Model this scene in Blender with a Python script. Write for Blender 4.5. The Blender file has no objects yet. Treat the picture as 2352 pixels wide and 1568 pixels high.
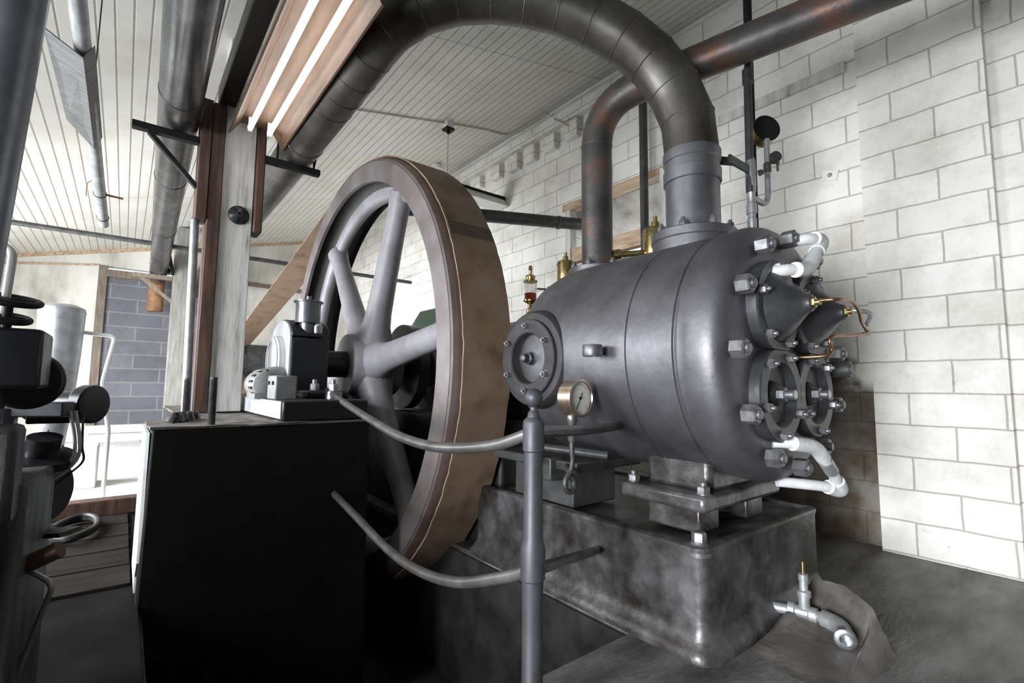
import bpy, bmesh, math, random
from mathutils import Vector, Matrix
random.seed(7)
PI = math.pi
S = bpy.context.scene
COL = S.collection
V = Vector

# ------------------------------------------------------------------ camera, world, lights, exposure
YAW, PITCH, ROLL = math.radians(38.54), math.radians(5.17), math.radians(0.5835)
fw = V((math.sin(YAW)*math.cos(PITCH), math.cos(YAW)*math.cos(PITCH), math.sin(PITCH)))
r0 = V((math.cos(YAW), -math.sin(YAW), 0)); u0 = r0.cross(fw)
rt = math.cos(ROLL)*r0 + math.sin(ROLL)*u0; up = -math.sin(ROLL)*r0 + math.cos(ROLL)*u0
cam = bpy.data.cameras.new('camera'); co = bpy.data.objects.new('camera', cam); COL.objects.link(co)
cam.sensor_width = 36; cam.lens = 36*1114.8/2352; cam.clip_start = 0.02; cam.clip_end = 200
M = Matrix((( rt.x, up.x, -fw.x, 0), (rt.y, up.y, -fw.y, 0), (rt.z, up.z, -fw.z, 1.1), (0, 0, 0, 1)))
co.matrix_world = M
S.camera = co

w = bpy.data.worlds.new('overcast_sky'); S.world = w; w.use_nodes = True
w.node_tree.nodes['Background'].inputs[0].default_value = (0.86, 0.93, 1.0, 1)
w.node_tree.nodes['Background'].inputs[1].default_value = 3.0
S.view_settings.view_transform = 'Standard'; S.view_settings.look = 'None'
S.view_settings.gamma = 1; S.view_settings.use_curve_mapping = False
S.view_settings.exposure = 0.35

def area(name, loc, target, sx, sy, power, col=(0.93, 0.96, 1.0), spread=180):
    l = bpy.data.lights.new(name, 'AREA'); l.shape = 'RECTANGLE'; l.size = sx; l.size_y = sy
    l.energy = power; l.color = col; l.spread = math.radians(spread)
    o = bpy.data.objects.new(name, l); COL.objects.link(o); o.location = loc
    o.rotation_euler = (V(target)-V(loc)).to_track_quat('-Z', 'Y').to_euler()
    return o
# daylight through the window and door of the left wall (x = -2.6)
area('daylight_far_window', (-2.55, 7.3, 1.4), (1.2, 8.8, .2), 4.0, 1.6, 430, spread=150)
area('fill_middle_left', (-2.55, 3.4, 1.8), (1.7, 3.6, 1.05), 2.2, 1.2, 95, spread=120)  # added fill for column, wheel and cylinder; its opening is made up
area('daylight_near_door', (-2.55, .1, .95), (4.15, .35, .3), 1.8, 1.5, 78, spread=75)

# ------------------------------------------------------------------ materials
def nodes(name):
    m = bpy.data.materials.new(name); m.use_nodes = True
    nt = m.node_tree; b = nt.nodes['Principled BSDF']
    return m, nt, b
def N(nt, t, **kw):
    n = nt.nodes.new(t)
    for k, v in kw.items():
        if k in n.inputs: n.inputs[k].default_value = v
        else: setattr(n, k, v)
    return n
def ramp(nt, fac, stops):
    r = nt.nodes.new('ShaderNodeValToRGB'); e = r.color_ramp.elements
    while len(e) < len(stops): e.new(0.5)
    for i, (p, c) in enumerate(stops):
        e[i].position = p; e[i].color = (*c, 1)
    nt.links.new(fac, r.inputs[0]); return r
def mat(name, c1, c2=None, rough=.5, metal=0.0, scale=6, detail=6, lo=.35, hi=.65, bump=0.0, bscale=40, rvar=.12, stretch=(1, 1, 1), spec=.5, c3=None, coat=0):
    m, nt, b = nodes(name)
    tc = N(nt, 'ShaderNodeTexCoord'); mp = N(nt, 'ShaderNodeMapping'); mp.inputs['Scale'].default_value = stretch
    nt.links.new(tc.outputs['Object'], mp.inputs[0])
    n1 = N(nt, 'ShaderNodeTexNoise', Scale=scale, Detail=detail, Roughness=.6); nt.links.new(mp.outputs[0], n1.inputs['Vector'])
    c2 = c2 or c1
    st = [(lo, c1), (hi, c2)]
    if c3: st = [(lo, c1), ((lo+hi)/2, c2), (hi, c3)]
    r = ramp(nt, n1.outputs['Fac'], st); nt.links.new(r.outputs[0], b.inputs['Base Color'])
    b.inputs['Metallic'].default_value = metal; b.inputs['Specular IOR Level'].default_value = spec
    mr = N(nt, 'ShaderNodeMapRange'); mr.inputs['To Min'].default_value = max(.03, rough-rvar); mr.inputs['To Max'].default_value = min(1, rough+rvar)
    n2 = N(nt, 'ShaderNodeTexNoise', Scale=scale*2.3, Detail=4.0); nt.links.new(mp.outputs[0], n2.inputs['Vector'])
    nt.links.new(n2.outputs['Fac'], mr.inputs['Value']); nt.links.new(mr.outputs[0], b.inputs['Roughness'])
    if bump:
        n3 = N(nt, 'ShaderNodeTexNoise', Scale=bscale, Detail=5.0); nt.links.new(mp.outputs[0], n3.inputs['Vector'])
        bp = N(nt, 'ShaderNodeBump', Strength=bump, Distance=.01); nt.links.new(n3.outputs['Fac'], bp.inputs['Height'])
        nt.links.new(bp.outputs[0], b.inputs['Normal'])
    if coat: b.inputs['Coat Weight'].default_value = coat
    return m
def emit(name, c, s):
    m, nt, b = nodes(name); b.inputs['Base Color'].default_value = (*c, 1)
    b.inputs['Emission Color'].default_value = (*c, 1); b.inputs['Emission Strength'].default_value = s; return m

def block_wall(name, axis, row, width, z0, y0, tones, mortar, msize=.006, stain_shade=None, bump=.5):
    """painted block masonry laid along the wall: courses in z, joints along `axis`"""
    m, nt, b = nodes(name); L = nt.links.new
    tc = N(nt, 'ShaderNodeTexCoord'); sp = N(nt, 'ShaderNodeSeparateXYZ'); L(tc.outputs['Object'], sp.inputs[0])
    a1 = N(nt, 'ShaderNodeMath', operation='SUBTRACT'); L(sp.outputs[axis], a1.inputs[0]); a1.inputs[1].default_value = y0
    a2 = N(nt, 'ShaderNodeMath', operation='SUBTRACT'); L(sp.outputs['Z'], a2.inputs[0]); a2.inputs[1].default_value = z0
    cb = N(nt, 'ShaderNodeCombineXYZ'); L(a1.outputs[0], cb.inputs['X']); L(a2.outputs[0], cb.inputs['Y'])
    wn = N(nt, 'ShaderNodeTexNoise', Scale=5.0, Detail=4.0); L(tc.outputs['Object'], wn.inputs['Vector'])
    ws = N(nt, 'ShaderNodeVectorMath', operation='SCALE'); L(wn.outputs['Color'], ws.inputs[0]); ws.inputs['Scale'].default_value = .018
    wa = N(nt, 'ShaderNodeVectorMath', operation='ADD'); L(cb.outputs[0], wa.inputs[0]); L(ws.outputs[0], wa.inputs[1])
    br = N(nt, 'ShaderNodeTexBrick', offset=.5, squash=1.0); L(wa.outputs[0], br.inputs['Vector'])
    br.inputs['Color1'].default_value = (*tones[0], 1); br.inputs['Color2'].default_value = (*tones[1], 1); br.inputs['Mortar'].default_value = (*mortar, 1)
    br.inputs['Scale'].default_value = 1; br.inputs['Mortar Size'].default_value = msize; br.inputs['Mortar Smooth'].default_value = .25
    br.inputs['Bias'].default_value = 0; br.inputs['Brick Width'].default_value = width; br.inputs['Row Height'].default_value = row
    n1 = N(nt, 'ShaderNodeTexNoise', Scale=2.2, Detail=10.0, Roughness=.7); L(tc.outputs['Object'], n1.inputs['Vector'])
    r1 = ramp(nt, n1.outputs['Fac'], [(.3, (.74, .72, .68)), (.55, (1, 1, 1))])
    mx = N(nt, 'ShaderNodeMix', data_type='RGBA', blend_type='MULTIPLY'); mx.inputs[0].default_value = 1
    L(br.outputs['Color'], mx.inputs[6]); L(r1.outputs[0], mx.inputs[7])
    # flaked paint specks
    n2 = N(nt, 'ShaderNodeTexNoise', Scale=17.0, Detail=8.0, Roughness=.75); L(tc.outputs['Object'], n2.inputs['Vector'])
    r2 = ramp(nt, n2.outputs['Fac'], [(.28, (.45, .42, .37)), (.36, (1, 1, 1))])
    m2 = N(nt, 'ShaderNodeMix', data_type='RGBA', blend_type='MULTIPLY'); m2.inputs[0].default_value = .9
    L(mx.outputs[2], m2.inputs[6]); L(r2.outputs[0], m2.inputs[7])
    out = m2.outputs[2]
    if stain_shade:   # unpainted, dirty and rust stained masonry, the compressor's shadow painted in with it
        (yc, zc, ry, rz) = stain_shade
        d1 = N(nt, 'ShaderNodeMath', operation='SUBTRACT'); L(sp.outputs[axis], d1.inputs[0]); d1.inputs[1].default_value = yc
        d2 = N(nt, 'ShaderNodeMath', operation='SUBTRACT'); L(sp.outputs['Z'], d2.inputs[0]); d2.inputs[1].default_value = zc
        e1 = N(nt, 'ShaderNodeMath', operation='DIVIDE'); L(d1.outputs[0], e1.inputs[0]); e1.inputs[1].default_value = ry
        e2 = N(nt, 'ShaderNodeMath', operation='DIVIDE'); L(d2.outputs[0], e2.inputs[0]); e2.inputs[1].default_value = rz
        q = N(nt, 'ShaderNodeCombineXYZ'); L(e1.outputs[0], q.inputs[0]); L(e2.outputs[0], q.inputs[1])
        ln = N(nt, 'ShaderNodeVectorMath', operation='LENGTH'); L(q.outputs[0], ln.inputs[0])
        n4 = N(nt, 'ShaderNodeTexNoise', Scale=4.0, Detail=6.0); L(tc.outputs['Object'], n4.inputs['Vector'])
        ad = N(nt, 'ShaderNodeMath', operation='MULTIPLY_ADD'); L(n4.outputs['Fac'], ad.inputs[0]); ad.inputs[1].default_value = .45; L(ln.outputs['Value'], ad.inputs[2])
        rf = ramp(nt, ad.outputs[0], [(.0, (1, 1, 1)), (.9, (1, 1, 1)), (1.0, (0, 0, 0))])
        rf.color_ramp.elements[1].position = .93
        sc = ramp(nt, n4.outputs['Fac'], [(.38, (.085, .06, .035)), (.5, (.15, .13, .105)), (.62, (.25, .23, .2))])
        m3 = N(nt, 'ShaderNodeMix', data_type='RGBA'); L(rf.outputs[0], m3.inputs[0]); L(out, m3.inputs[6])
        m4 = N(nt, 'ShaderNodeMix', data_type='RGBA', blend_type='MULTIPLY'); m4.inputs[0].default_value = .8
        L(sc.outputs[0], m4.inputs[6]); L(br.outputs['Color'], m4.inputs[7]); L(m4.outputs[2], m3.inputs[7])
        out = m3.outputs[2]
    L(out, b.inputs['Base Color']); b.inputs['Roughness'].default_value = .75
    inv = N(nt, 'ShaderNodeMath', operation='MULTIPLY_ADD'); L(br.outputs['Fac'], inv.inputs[0]); inv.inputs[1].default_value = -1.0
    n3 = N(nt, 'ShaderNodeTexNoise', Scale=9.0, Detail=9.0, Roughness=.65); L(tc.outputs['Object'], n3.inputs['Vector']); L(n3.outputs['Fac'], inv.inputs[2])
    bp = N(nt, 'ShaderNodeBump', Strength=bump, Distance=.02); L(inv.outputs[0], bp.inputs['Height']); L(bp.outputs[0], b.inputs['Normal'])
    return m

def board_mat(name, pitch, base, groove, hl):
    """tongue and groove boards running along y"""
    m, nt, b = nodes(name); L = nt.links.new
    tc = N(nt, 'ShaderNodeTexCoord'); sp = N(nt, 'ShaderNodeSeparateXYZ'); L(tc.outputs['Object'], sp.inputs[0])
    dv = N(nt, 'ShaderNodeMath', operation='DIVIDE'); L(sp.outputs['X'], dv.inputs[0]); dv.inputs[1].default_value = pitch
    fr = N(nt, 'ShaderNodeMath', operation='FRACT'); L(dv.outputs[0], fr.inputs[0])
    r = ramp(nt, fr.outputs[0], [(.0, groove), (.07, groove), (.1, base), (.86, base), (.93, hl), (.99, base)])
    n1 = N(nt, 'ShaderNodeTexNoise', Scale=1.6, Detail=8.0, Roughness=.65); L(tc.outputs['Object'], n1.inputs['Vector'])
    r1 = ramp(nt, n1.outputs['Fac'], [(.3, (.8, .76, .7)), (.6, (1, 1, 1))])
    mx = N(nt, 'ShaderNodeMix', data_type='RGBA', blend_type='MULTIPLY'); mx.inputs[0].default_value = .8
    L(r.outputs[0], mx.inputs[6]); L(r1.outputs[0], mx.inputs[7]); cur = mx.outputs[2]
    for yj in (-.6, 3.62, 8.57):                                  # where the boards butt end to end
        d = N(nt, 'ShaderNodeMath', operation='SUBTRACT'); L(sp.outputs['Y'], d.inputs[0]); d.inputs[1].default_value = yj
        ab = N(nt, 'ShaderNodeMath', operation='ABSOLUTE'); L(d.outputs[0], ab.inputs[0])
        rr_ = ramp(nt, ab.outputs[0], [(.004, (.45, .4, .35)), (.008, (1, 1, 1))])
        mj = N(nt, 'ShaderNodeMix', data_type='RGBA', blend_type='MULTIPLY'); mj.inputs[0].default_value = .8
        L(cur, mj.inputs[6]); L(rr_.outputs[0], mj.inputs[7]); cur = mj.outputs[2]
    sr = ramp(nt, N(nt, 'ShaderNodeMath', operation='MULTIPLY_ADD').outputs[0], [(.499, (.86, .91, .92)), (.501, (1, 1, 1))])   # the nearer boards were painted a cooler grey
    ma = sr.inputs[0].links[0].from_node; L(sp.outputs['Y'], ma.inputs[0]); ma.inputs[1].default_value = .02; ma.inputs[2].default_value = .5-.02*3.62
    mc = N(nt, 'ShaderNodeMix', data_type='RGBA', blend_type='MULTIPLY'); mc.inputs[0].default_value = 1
    L(cur, mc.inputs[6]); L(sr.outputs[0], mc.inputs[7]); cur = mc.outputs[2]
    L(cur, b.inputs['Base Color'])
    b.inputs['Roughness'].default_value = .38
    hr = ramp(nt, fr.outputs[0], [(.0, (0, 0, 0)), (.05, (0, 0, 0)), (.1, (1, 1, 1)), (.9, (1, 1, 1)), (.94, (1, 1, 1)), (1.0, (0, 0, 0))])
    bp = N(nt, 'ShaderNodeBump', Strength=.6, Distance=.01); L(hr.outputs[0], bp.inputs['Height']); L(bp.outputs[0], b.inputs['Normal'])
    return m

def face_tint(m, zdark=None): return m
IRON = mat('graphite_iron', (.095, .092, .098), (.16, .157, .17), rough=.47, metal=.75, scale=4, bump=.12, bscale=30, rvar=.08)
SHADEIRON = mat('shaded_iron', (.028, .026, .026), (.046, .044, .046), rough=.62, metal=.25, spec=.3, scale=6, bump=.12, bscale=35)  # darker iron, flywheel shade painted into the side boss and cover
COVER = mat('cover_iron', (.05, .05, .053), (.08, .08, .086), rough=.42, metal=.6, scale=8, bump=.08, bscale=45)
STEEL = mat('bright_steel', (.33, .33, .35), (.45, .45, .47), rough=.32, metal=.9, scale=14)
NUT = mat('worn_nut', (.10, .10, .105), (.2, .195, .2), rough=.42, metal=.6, scale=24)
BASE = mat('oily_base', (.022, .018, .015), (.075, .07, .068), rough=.36, metal=.45, scale=5.5, detail=10, bump=.3, bscale=26, c3=(.17, .165, .172), lo=.33, hi=.68)
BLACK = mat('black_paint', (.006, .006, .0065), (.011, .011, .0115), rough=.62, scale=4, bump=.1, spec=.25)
OILY_SHADE = mat('oily_iron_pit_shade', (.012, .011, .011), (.035, .033, .033), rough=.5, metal=.2, scale=5)  # oily crank iron; in the pit its black stands for shade
BLACKG = mat('black_gloss', (.012, .012, .014), (.022, .022, .025), rough=.34, scale=6)
WHEEL = mat('grey_wheel_paint', (.21, .2, .215), (.28, .27, .29), rough=.5, scale=5, bump=.06, bscale=30)
RIMF = mat('rim_face', (.12, .098, .093), (.2, .178, .178), rough=.45, metal=.2, scale=3, stretch=(1, 1, 1))
RIMB = mat('rim_edge', (.075, .05, .042), (.11, .078, .068), rough=.5, scale=7)
RIMI = mat('rim_inside', (.016, .015, .015), (.03, .028, .028), rough=.55, scale=5)
BELT = mat('leather_belt', (.14, .088, .054), (.235, .155, .103), rough=.6, scale=5, detail=9, lo=.3, hi=.7, bump=.15, bscale=60, c3=(.26, .19, .14))
DUCT = mat('sheet_duct', (.04, .036, .03), (.095, .088, .078), rough=.43, metal=.65, scale=2.6, c3=(.16, .153, .143), lo=.3, hi=.72, bump=.05, bscale=20)
RISER = mat('riser_steel', (.14, .14, .152), (.22, .22, .236), rough=.38, metal=.75, scale=5)
RUST = mat('rusty_pipe', (.045, .042, .042), (.085, .078, .075), rough=.45, metal=.5, scale=3.4, c3=(.19, .085, .05), lo=.34, hi=.68, bump=.15)
RUSTY = mat('rust_orange', (.16, .075, .035), (.3, .15, .07), rough=.7, scale=8)
GALV = mat('galvanised_pipe', (.26, .27, .27), (.4, .41, .41), rough=.45, metal=.55, scale=14)
DARKP = mat('dark_pipe', (.04, .04, .04), (.08, .08, .078), rough=.45, metal=.4, scale=9)
RAILM = mat('rail_steel', (.12, .115, .105), (.22, .215, .21), rough=.38, metal=.7, scale=9)
POSTM = mat('grey_post_paint', (.03, .03, .036), (.045, .045, .053), rough=.5, metal=.1, scale=8)
BRASS = mat('brass', (.36, .27, .11), (.5, .39, .18), rough=.3, metal=.95, scale=20)
COPPER = mat('copper', (.2, .115, .065), (.32, .19, .11), rough=.35, metal=.9, scale=20)
WHITEP = mat('white_water_pipe', (.46, .47, .47), (.6, .6, .6), rough=.5, scale=18, bump=.1)
CONC = mat('oily_concrete_floor', (.028, .025, .022), (.10, .097, .093), rough=.55, scale=3.2, detail=12, c3=(.185, .18, .175), lo=.32, hi=.68, bump=.5, bscale=38, stretch=(.55, 1.6, 1))
LUMP = mat('oily_concrete', (.05, .042, .035), (.12, .11, .1), rough=.55, scale=6, bump=.5, bscale=22)
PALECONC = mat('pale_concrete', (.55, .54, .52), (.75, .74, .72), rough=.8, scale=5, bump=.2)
PLASTER = mat('stained_plaster', (.36, .34, .3), (.62, .6, .55), rough=.8, scale=1.1, detail=10, c3=(.7, .68, .63), lo=.3, hi=.62, bump=.2, stretch=(1.6, 1, .55))
WOODW = mat('whitewashed_wood', (.3, .29, .26), (.56, .55, .52), rough=.7, scale=7, detail=9, stretch=(3, 3, .35), bump=.25, bscale=30, c3=(.66, .65, .62), lo=.3, hi=.62)
WOODB = mat('brown_wood', (.022, .012, .008), (.07, .034, .022), rough=.6, scale=8, detail=9, stretch=(3, 3, .3), c3=(.125, .062, .04), lo=.3, hi=.72, bump=.2)
WOODR = mat('raw_wood', (.3, .2, .12), (.46, .33, .22), rough=.65, scale=8, detail=9, stretch=(3, .4, 3), c3=(.55, .42, .3))
WOODG = mat('grey_brown_wood', (.12, .095, .07), (.21, .17, .13), rough=.7, scale=8, stretch=(3, 3, .4))
PLANK = mat('floor_planks', (.008, .006, .0045), (.02, .016, .011), spec=.15, rough=.8, scale=7, stretch=(.5, 3, 3))
REFL = mat('lamp_trough', (.085, .046, .026), (.17, .1, .06), rough=.5, scale=7, stretch=(2, .3, 2))
WHITE = mat('white_enamel', (.7, .7, .67), (.8, .8, .77), rough=.4, scale=8)
TANKM = mat('tank_sheet', (.3, .31, .32), (.42, .43, .44), rough=.42, metal=.5, scale=9, bump=.05)
SHELL = mat('cladding_sheet', (.12, .12, .117), (.2, .2, .195), rough=.6, scale=12, stretch=(1, 4, 1))
CREAM = mat('cream_dial', (.66, .66, .6), (.72, .72, .66), rough=.4, scale=10)
DIRTY = mat('dirty_grey_casting', (.014, .013, .012), (.085, .083, .081), rough=.6, scale=6, detail=9, stretch=(2, 2, .5), bump=.3)
RUBBER = mat('black_rubber', (.012, .012, .013), (.022, .022, .022), rough=.5, scale=9)
HOSE = mat('pale_hose', (.5, .5, .5), (.62, .62, .62), rough=.3, scale=9)
CABLE = mat('cream_cable', (.5, .46, .38), (.62, .58, .5), rough=.5, scale=9)
BROWNSTONE = mat('stained_stone', (.08, .06, .04), (.2, .17, .13), rough=.8, scale=5, bump=.4)
GREENP = mat('green_machine_paint', (.02, .04, .025), (.035, .06, .04), rough=.4)
ORANGE = mat('orange_cover', (.5, .14, .06), (.6, .2, .1), rough=.5)
TUBE = emit('lamp_tube', (1, 1, .99), 6.0)
WALLW = block_wall('white_painted_blocks', 'Y', .213, .46, 1.511-.213*12, .455, ((.775, .755, .71), (.83, .815, .775)), (.46, .43, .385), stain_shade=None)
WALLS = block_wall('white_blocks_stain_shade', 'Y', .213, .46, 1.511-.213*12, .3, ((.775, .755, .71), (.83, .815, .775)), (.46, .43, .385), stain_shade=(1.6, -.1, 1.25, 1.95))
GREYB = block_wall('grey_infill_blocks', 'X', .27, .86, .28, -.3, ((.115, .115, .14), (.16, .16, .185)), (.21, .21, .215), msize=.016, bump=.3)
CEIL = board_mat('painted_boards', .105, (.72, .705, .655), (.34, .32, .29), (.76, .75, .70))
GLASS, nt_, b_ = nodes('oiler_glass'); b_.inputs['Transmission Weight'].default_value = 1; b_.inputs['Roughness'].default_value = .02; b_.inputs['IOR'].default_value = 1.2
RED = mat('red_oil', (.35, .03, .02), (.45, .05, .03), rough=.15)

# ------------------------------------------------------------------ mesh helpers
def frame(axis, ref=None):
    a = V(axis).normalized()
    if ref is None: ref = V((0, 0, 1)) if abs(a.z) < .9 else V((1, 0, 0))
    x = (V(ref) - a*V(ref).dot(a)).normalized(); return x, a.cross(x), a
class MB:
    def __init__(s): s.bm = bmesh.new()
    def poly(s, pts):
        return s.bm.faces.new([s.bm.verts.new(p) for p in pts])
    def box(s, x0, x1, y0, y1, z0, z1):
        v = [s.bm.verts.new((x, y, z)) for x in (x0, x1) for y in (y0, y1) for z in (z0, z1)]
        for f in ((0, 1, 3, 2), (4, 6, 7, 5), (0, 4, 5, 1), (2, 3, 7, 6), (0, 2, 6, 4), (1, 5, 7, 3)): s.bm.faces.new([v[i] for i in f])
        return s
    def obox(s, c, ax, ay, az, hx, hy, hz):
        c = V(c); ax, ay, az = V(ax).normalized()*hx, V(ay).normalized()*hy, V(az).normalized()*hz
        v = [s.bm.verts.new(c+i*ax+j*ay+k*az) for i in (-1, 1) for j in (-1, 1) for k in (-1, 1)]
        for f in ((0, 1, 3, 2), (4, 6, 7, 5), (0, 4, 5, 1), (2, 3, 7, 6), (0, 2, 6, 4), (1, 5, 7, 3)): s.bm.faces.new([v[i] for i in f])
        return s
    def bar(s, a, b, wx, wz, ref=(0, 0, 1)):
        a, b = V(a), V(b); x, y, z = frame(b-a, ref)
        return s.obox((a+b)/2, x, y, z, wz/2, wx/2, (b-a).length/2)
    def lathe(s, o, axis, prof, seg=48, ref=None, clip=None, rot=0, a0=0, a1=None):
        o = V(o); x, y, a = frame(axis, ref); rings = []
        full = a1 is None; A1 = 2*PI if full else a1
        n = seg if full else seg+1
        for r, h in prof:
            if r < 1e-6: rings.append([s.bm.verts.new(o+a*h)]); continue
            ring = []
            for i in range(n):
                t = a0 + rot + (A1-a0)*i/seg if not full else rot + 2*PI*i/seg
                px, py = r*math.cos(t), r*math.sin(t)
                if clip: px, py = clip(px, py)
                ring.append(s.bm.verts.new(o+a*h+x*px+y*py))
            rings.append(ring)
        for p, q in zip(rings, rings[1:]):
            m = max(len(p), len(q)); rng = range(m) if full else range(m-1)
            for i in rng:
                j = (i+1) % m
                vs = []
                if len(p) > 1: vs += [p[i], p[j]]
                else: vs += [p[0]]
                if len(q) > 1: vs += [q[j], q[i]]
                else: vs += [q[0]]
                try: s.bm.faces.new(vs)
                except ValueError: pass
        return s
    def cyl(s, a, b, r, seg=24, r2=None):
        a, b = V(a), V(b); h = (b-a).length; r2 = r if r2 is None else r2
        return s.lathe(a, b-a, [(0, 0), (r, 0), (r2, h), (0, h)], seg)
    def tube(s, pts, r, seg=16, cap=True, flat=1.0):
        pts = [V(p) for p in pts]; n = len(pts); rs = r if isinstance(r, (list, tuple)) else [r]*n
        T = [(pts[min(i+1, n-1)]-pts[max(i-1, 0)]).normalized() for i in range(n)]
        x, y, _ = frame(T[0]); rings = []
        for i in range(n):
            x = (x - T[i]*x.dot(T[i])).normalized(); y = T[i].cross(x)
            rings.append([s.bm.verts.new(pts[i]+x*rs[i]*math.cos(2*PI*k/seg)+y*rs[i]*flat*math.sin(2*PI*k/seg)) for k in range(seg)])
        for p, q in zip(rings, rings[1:]):
            for k in range(seg): s.bm.faces.new((p[k], p[(k+1) % seg], q[(k+1) % seg], q[k]))
        if cap:
            s.bm.faces.new(rings[0][::-1]); s.bm.faces.new(rings[-1])
        return s
    def torus(s, c, axis, R, r, seg=40, sec=12):
        x, y, a = frame(axis); c = V(c); rings = []
        for i in range(seg):
            t = 2*PI*i/seg; d = x*math.cos(t)+y*math.sin(t)
            rings.append([s.bm.verts.new(c+d*(R+r*math.cos(2*PI*k/sec))+a*r*math.sin(2*PI*k/sec)) for k in range(sec)])
        for i in range(seg):
            p, q = rings[i], rings[(i+1) % seg]
            for k in range(sec): s.bm.faces.new((p[k], q[k], q[(k+1) % sec], p[(k+1) % sec]))
        return s
    def prism(s, pts, d):
        d = V(d); a = [s.bm.verts.new(p) for p in pts]; b = [s.bm.verts.new(V(p)+d) for p in pts]
        s.bm.faces.new(a); s.bm.faces.new(b[::-1]); n = len(pts)
        for i in range(n): s.bm.faces.new((a[i], b[i], b[(i+1) % n], a[(i+1) % n]))
        return s
    def hexnut(s, o, axis, r, h, stud=True, rot=None, ref=None):
        rot = random.uniform(0, 1) if rot is None else rot
        s.lathe(o, axis, [(r*1.08, 0), (r*1.08, h*.12), (0, h*.12)], 20)
        s.lathe(o, axis, [(r, h*.1), (r, h*.86), (r*.86, h), (0, h)], 6, rot=rot, ref=ref)
        if stud: s.lathe(o, axis, [(r*.5, h*.9), (r*.5, h*1.4), (r*.4, h*1.5), (0, h*1.52)], 12)
        return s
    def jitter(s, a):
        for v in s.bm.verts: v.co += V((random.uniform(-a, a), random.uniform(-a, a), random.uniform(-a, a)))
        return s
ROOT = {}
def build(name, mb, m, parent=None, origin=None, bevel=0, seg=2, angle=38, kind=None):
    bm = mb.bm
    bmesh.ops.recalc_face_normals(bm, faces=bm.faces)
    o0 = V(ROOT[parent]) if parent else V(origin or (0, 0, 0))
    bmesh.ops.translate(bm, verts=bm.verts, vec=-o0)
    me = bpy.data.meshes.new(name); bm.to_mesh(me); bm.free()
    for p in me.polygons: p.use_smooth = True
    me.set_sharp_from_angle(angle=math.radians(angle))
    me.materials.append(m)
    o = bpy.data.objects.new(name, me); COL.objects.link(o)
    if parent: o.parent = parent
    else: o.location = o0
    ROOT[o] = o0
    if bevel:
        b = o.modifiers.new('bevel', 'BEVEL'); b.width = bevel; b.segments = seg; b.limit_method = 'ANGLE'; b.angle_limit = math.radians(40)
    if kind: o['kind'] = kind
    return o
def tag(o, label, cat, group=None):
    o['label'] = label; o['category'] = cat
    if group: o['group'] = group
    return o
def thing(name, label, cat, loc, group=None):
    o = bpy.data.objects.new(name, None); COL.objects.link(o); o.location = loc; o.empty_display_size = .1
    ROOT[o] = V(loc); tag(o, label, cat, group); return o
def single(name, mb, m, loc, label, cat, group=None, **kw):
    return tag(build(name, mb, m, None, loc, **kw), label, cat, group)
def struct(name, mb, m, **kw): return build(name, mb, m, kind='structure', **kw)
def smooth_path(pts, n=8):
    """Catmull-Rom through the points"""
    P = [V(p) for p in pts]; P = [P[0]*2-P[1]] + P + [P[-1]*2-P[-2]]; out = []
    for i in range(1, len(P)-2):
        for k in range(n):
            t = k/n; a, b, c, d = P[i-1:i+3]
            out.append(.5*((2*b)+(c-a)*t+(2*a-5*b+4*c-d)*t*t+(3*b-a-3*c+d)*t**3))
    out.append(P[-2]); return out
def fillet(pts, R, n=8):
    """polyline with rounded corners"""
    P = [V(p) for p in pts]; out = [P[0]]
    for i in range(1, len(P)-1):
        a, b, c = P[i-1], P[i], P[i+1]; d1 = (a-b).normalized(); d2 = (c-b).normalized()
        t = min(R, (a-b).length*.49, (c-b).length*.49); p, q = b+d1*t, b+d2*t
        for k in range(n+1):
            s = k/n; out.append(p*(1-s)**2+b*2*s*(1-s)+q*s*s)
    out.append(P[-1]); return out

# ================================================================== THE ROOM
def ceil_z(x): return 3.71+.24*x
XW, YF, XL, YB = 4.25, 12.0, -2.6, -3.0
# floor with the flywheel pit
PX0, PX1, PY0, PY1 = .31, 1.875, 1.45, 7.2
m = MB()
m.box(PX1, XW+.5, YB, YF, -.9, 0).box(PX0, PX1, YB, PY0, -.9, 0).box(PX0, PX1, PY1, YF, -.9, 0).box(XL, XW+.5, YB, YF, -1.0, -.9)
struct('floor', m, CONC)
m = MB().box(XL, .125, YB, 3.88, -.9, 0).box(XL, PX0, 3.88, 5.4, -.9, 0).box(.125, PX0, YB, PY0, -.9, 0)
struct('floor', m, mat('shade_dark_floor', (.004, .0035, .003), (.009, .0085, .008), rough=.9, scale=3, detail=9, bump=.3, spec=.1))  # dark floor, colour blackened further for the deep shade here
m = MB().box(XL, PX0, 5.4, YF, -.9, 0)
struct('floor', m, PALECONC)  # far floor coloured paler to stand in for strong window light
m = MB().box(.115, .14, PY0, 3.88, -.9, -.03).box(PX0-.01, PX0+.01, 3.88, PY1, -.9, -.03).box(PX1-.02, PX1+.01, PY0, PY1, -.9, -.03).box(.125, PX1, PY0-.01, PY0+.02, -.9, -.03).box(PX0, PX1, PY1-.02, PY1+.01, -.9, -.03).box(.125, PX1, PY0, PY1, -.9, -.88)
struct('trim_9', m, OILY_SHADE)                                        # black sheets added over the pit sides, standing in for shade
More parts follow.
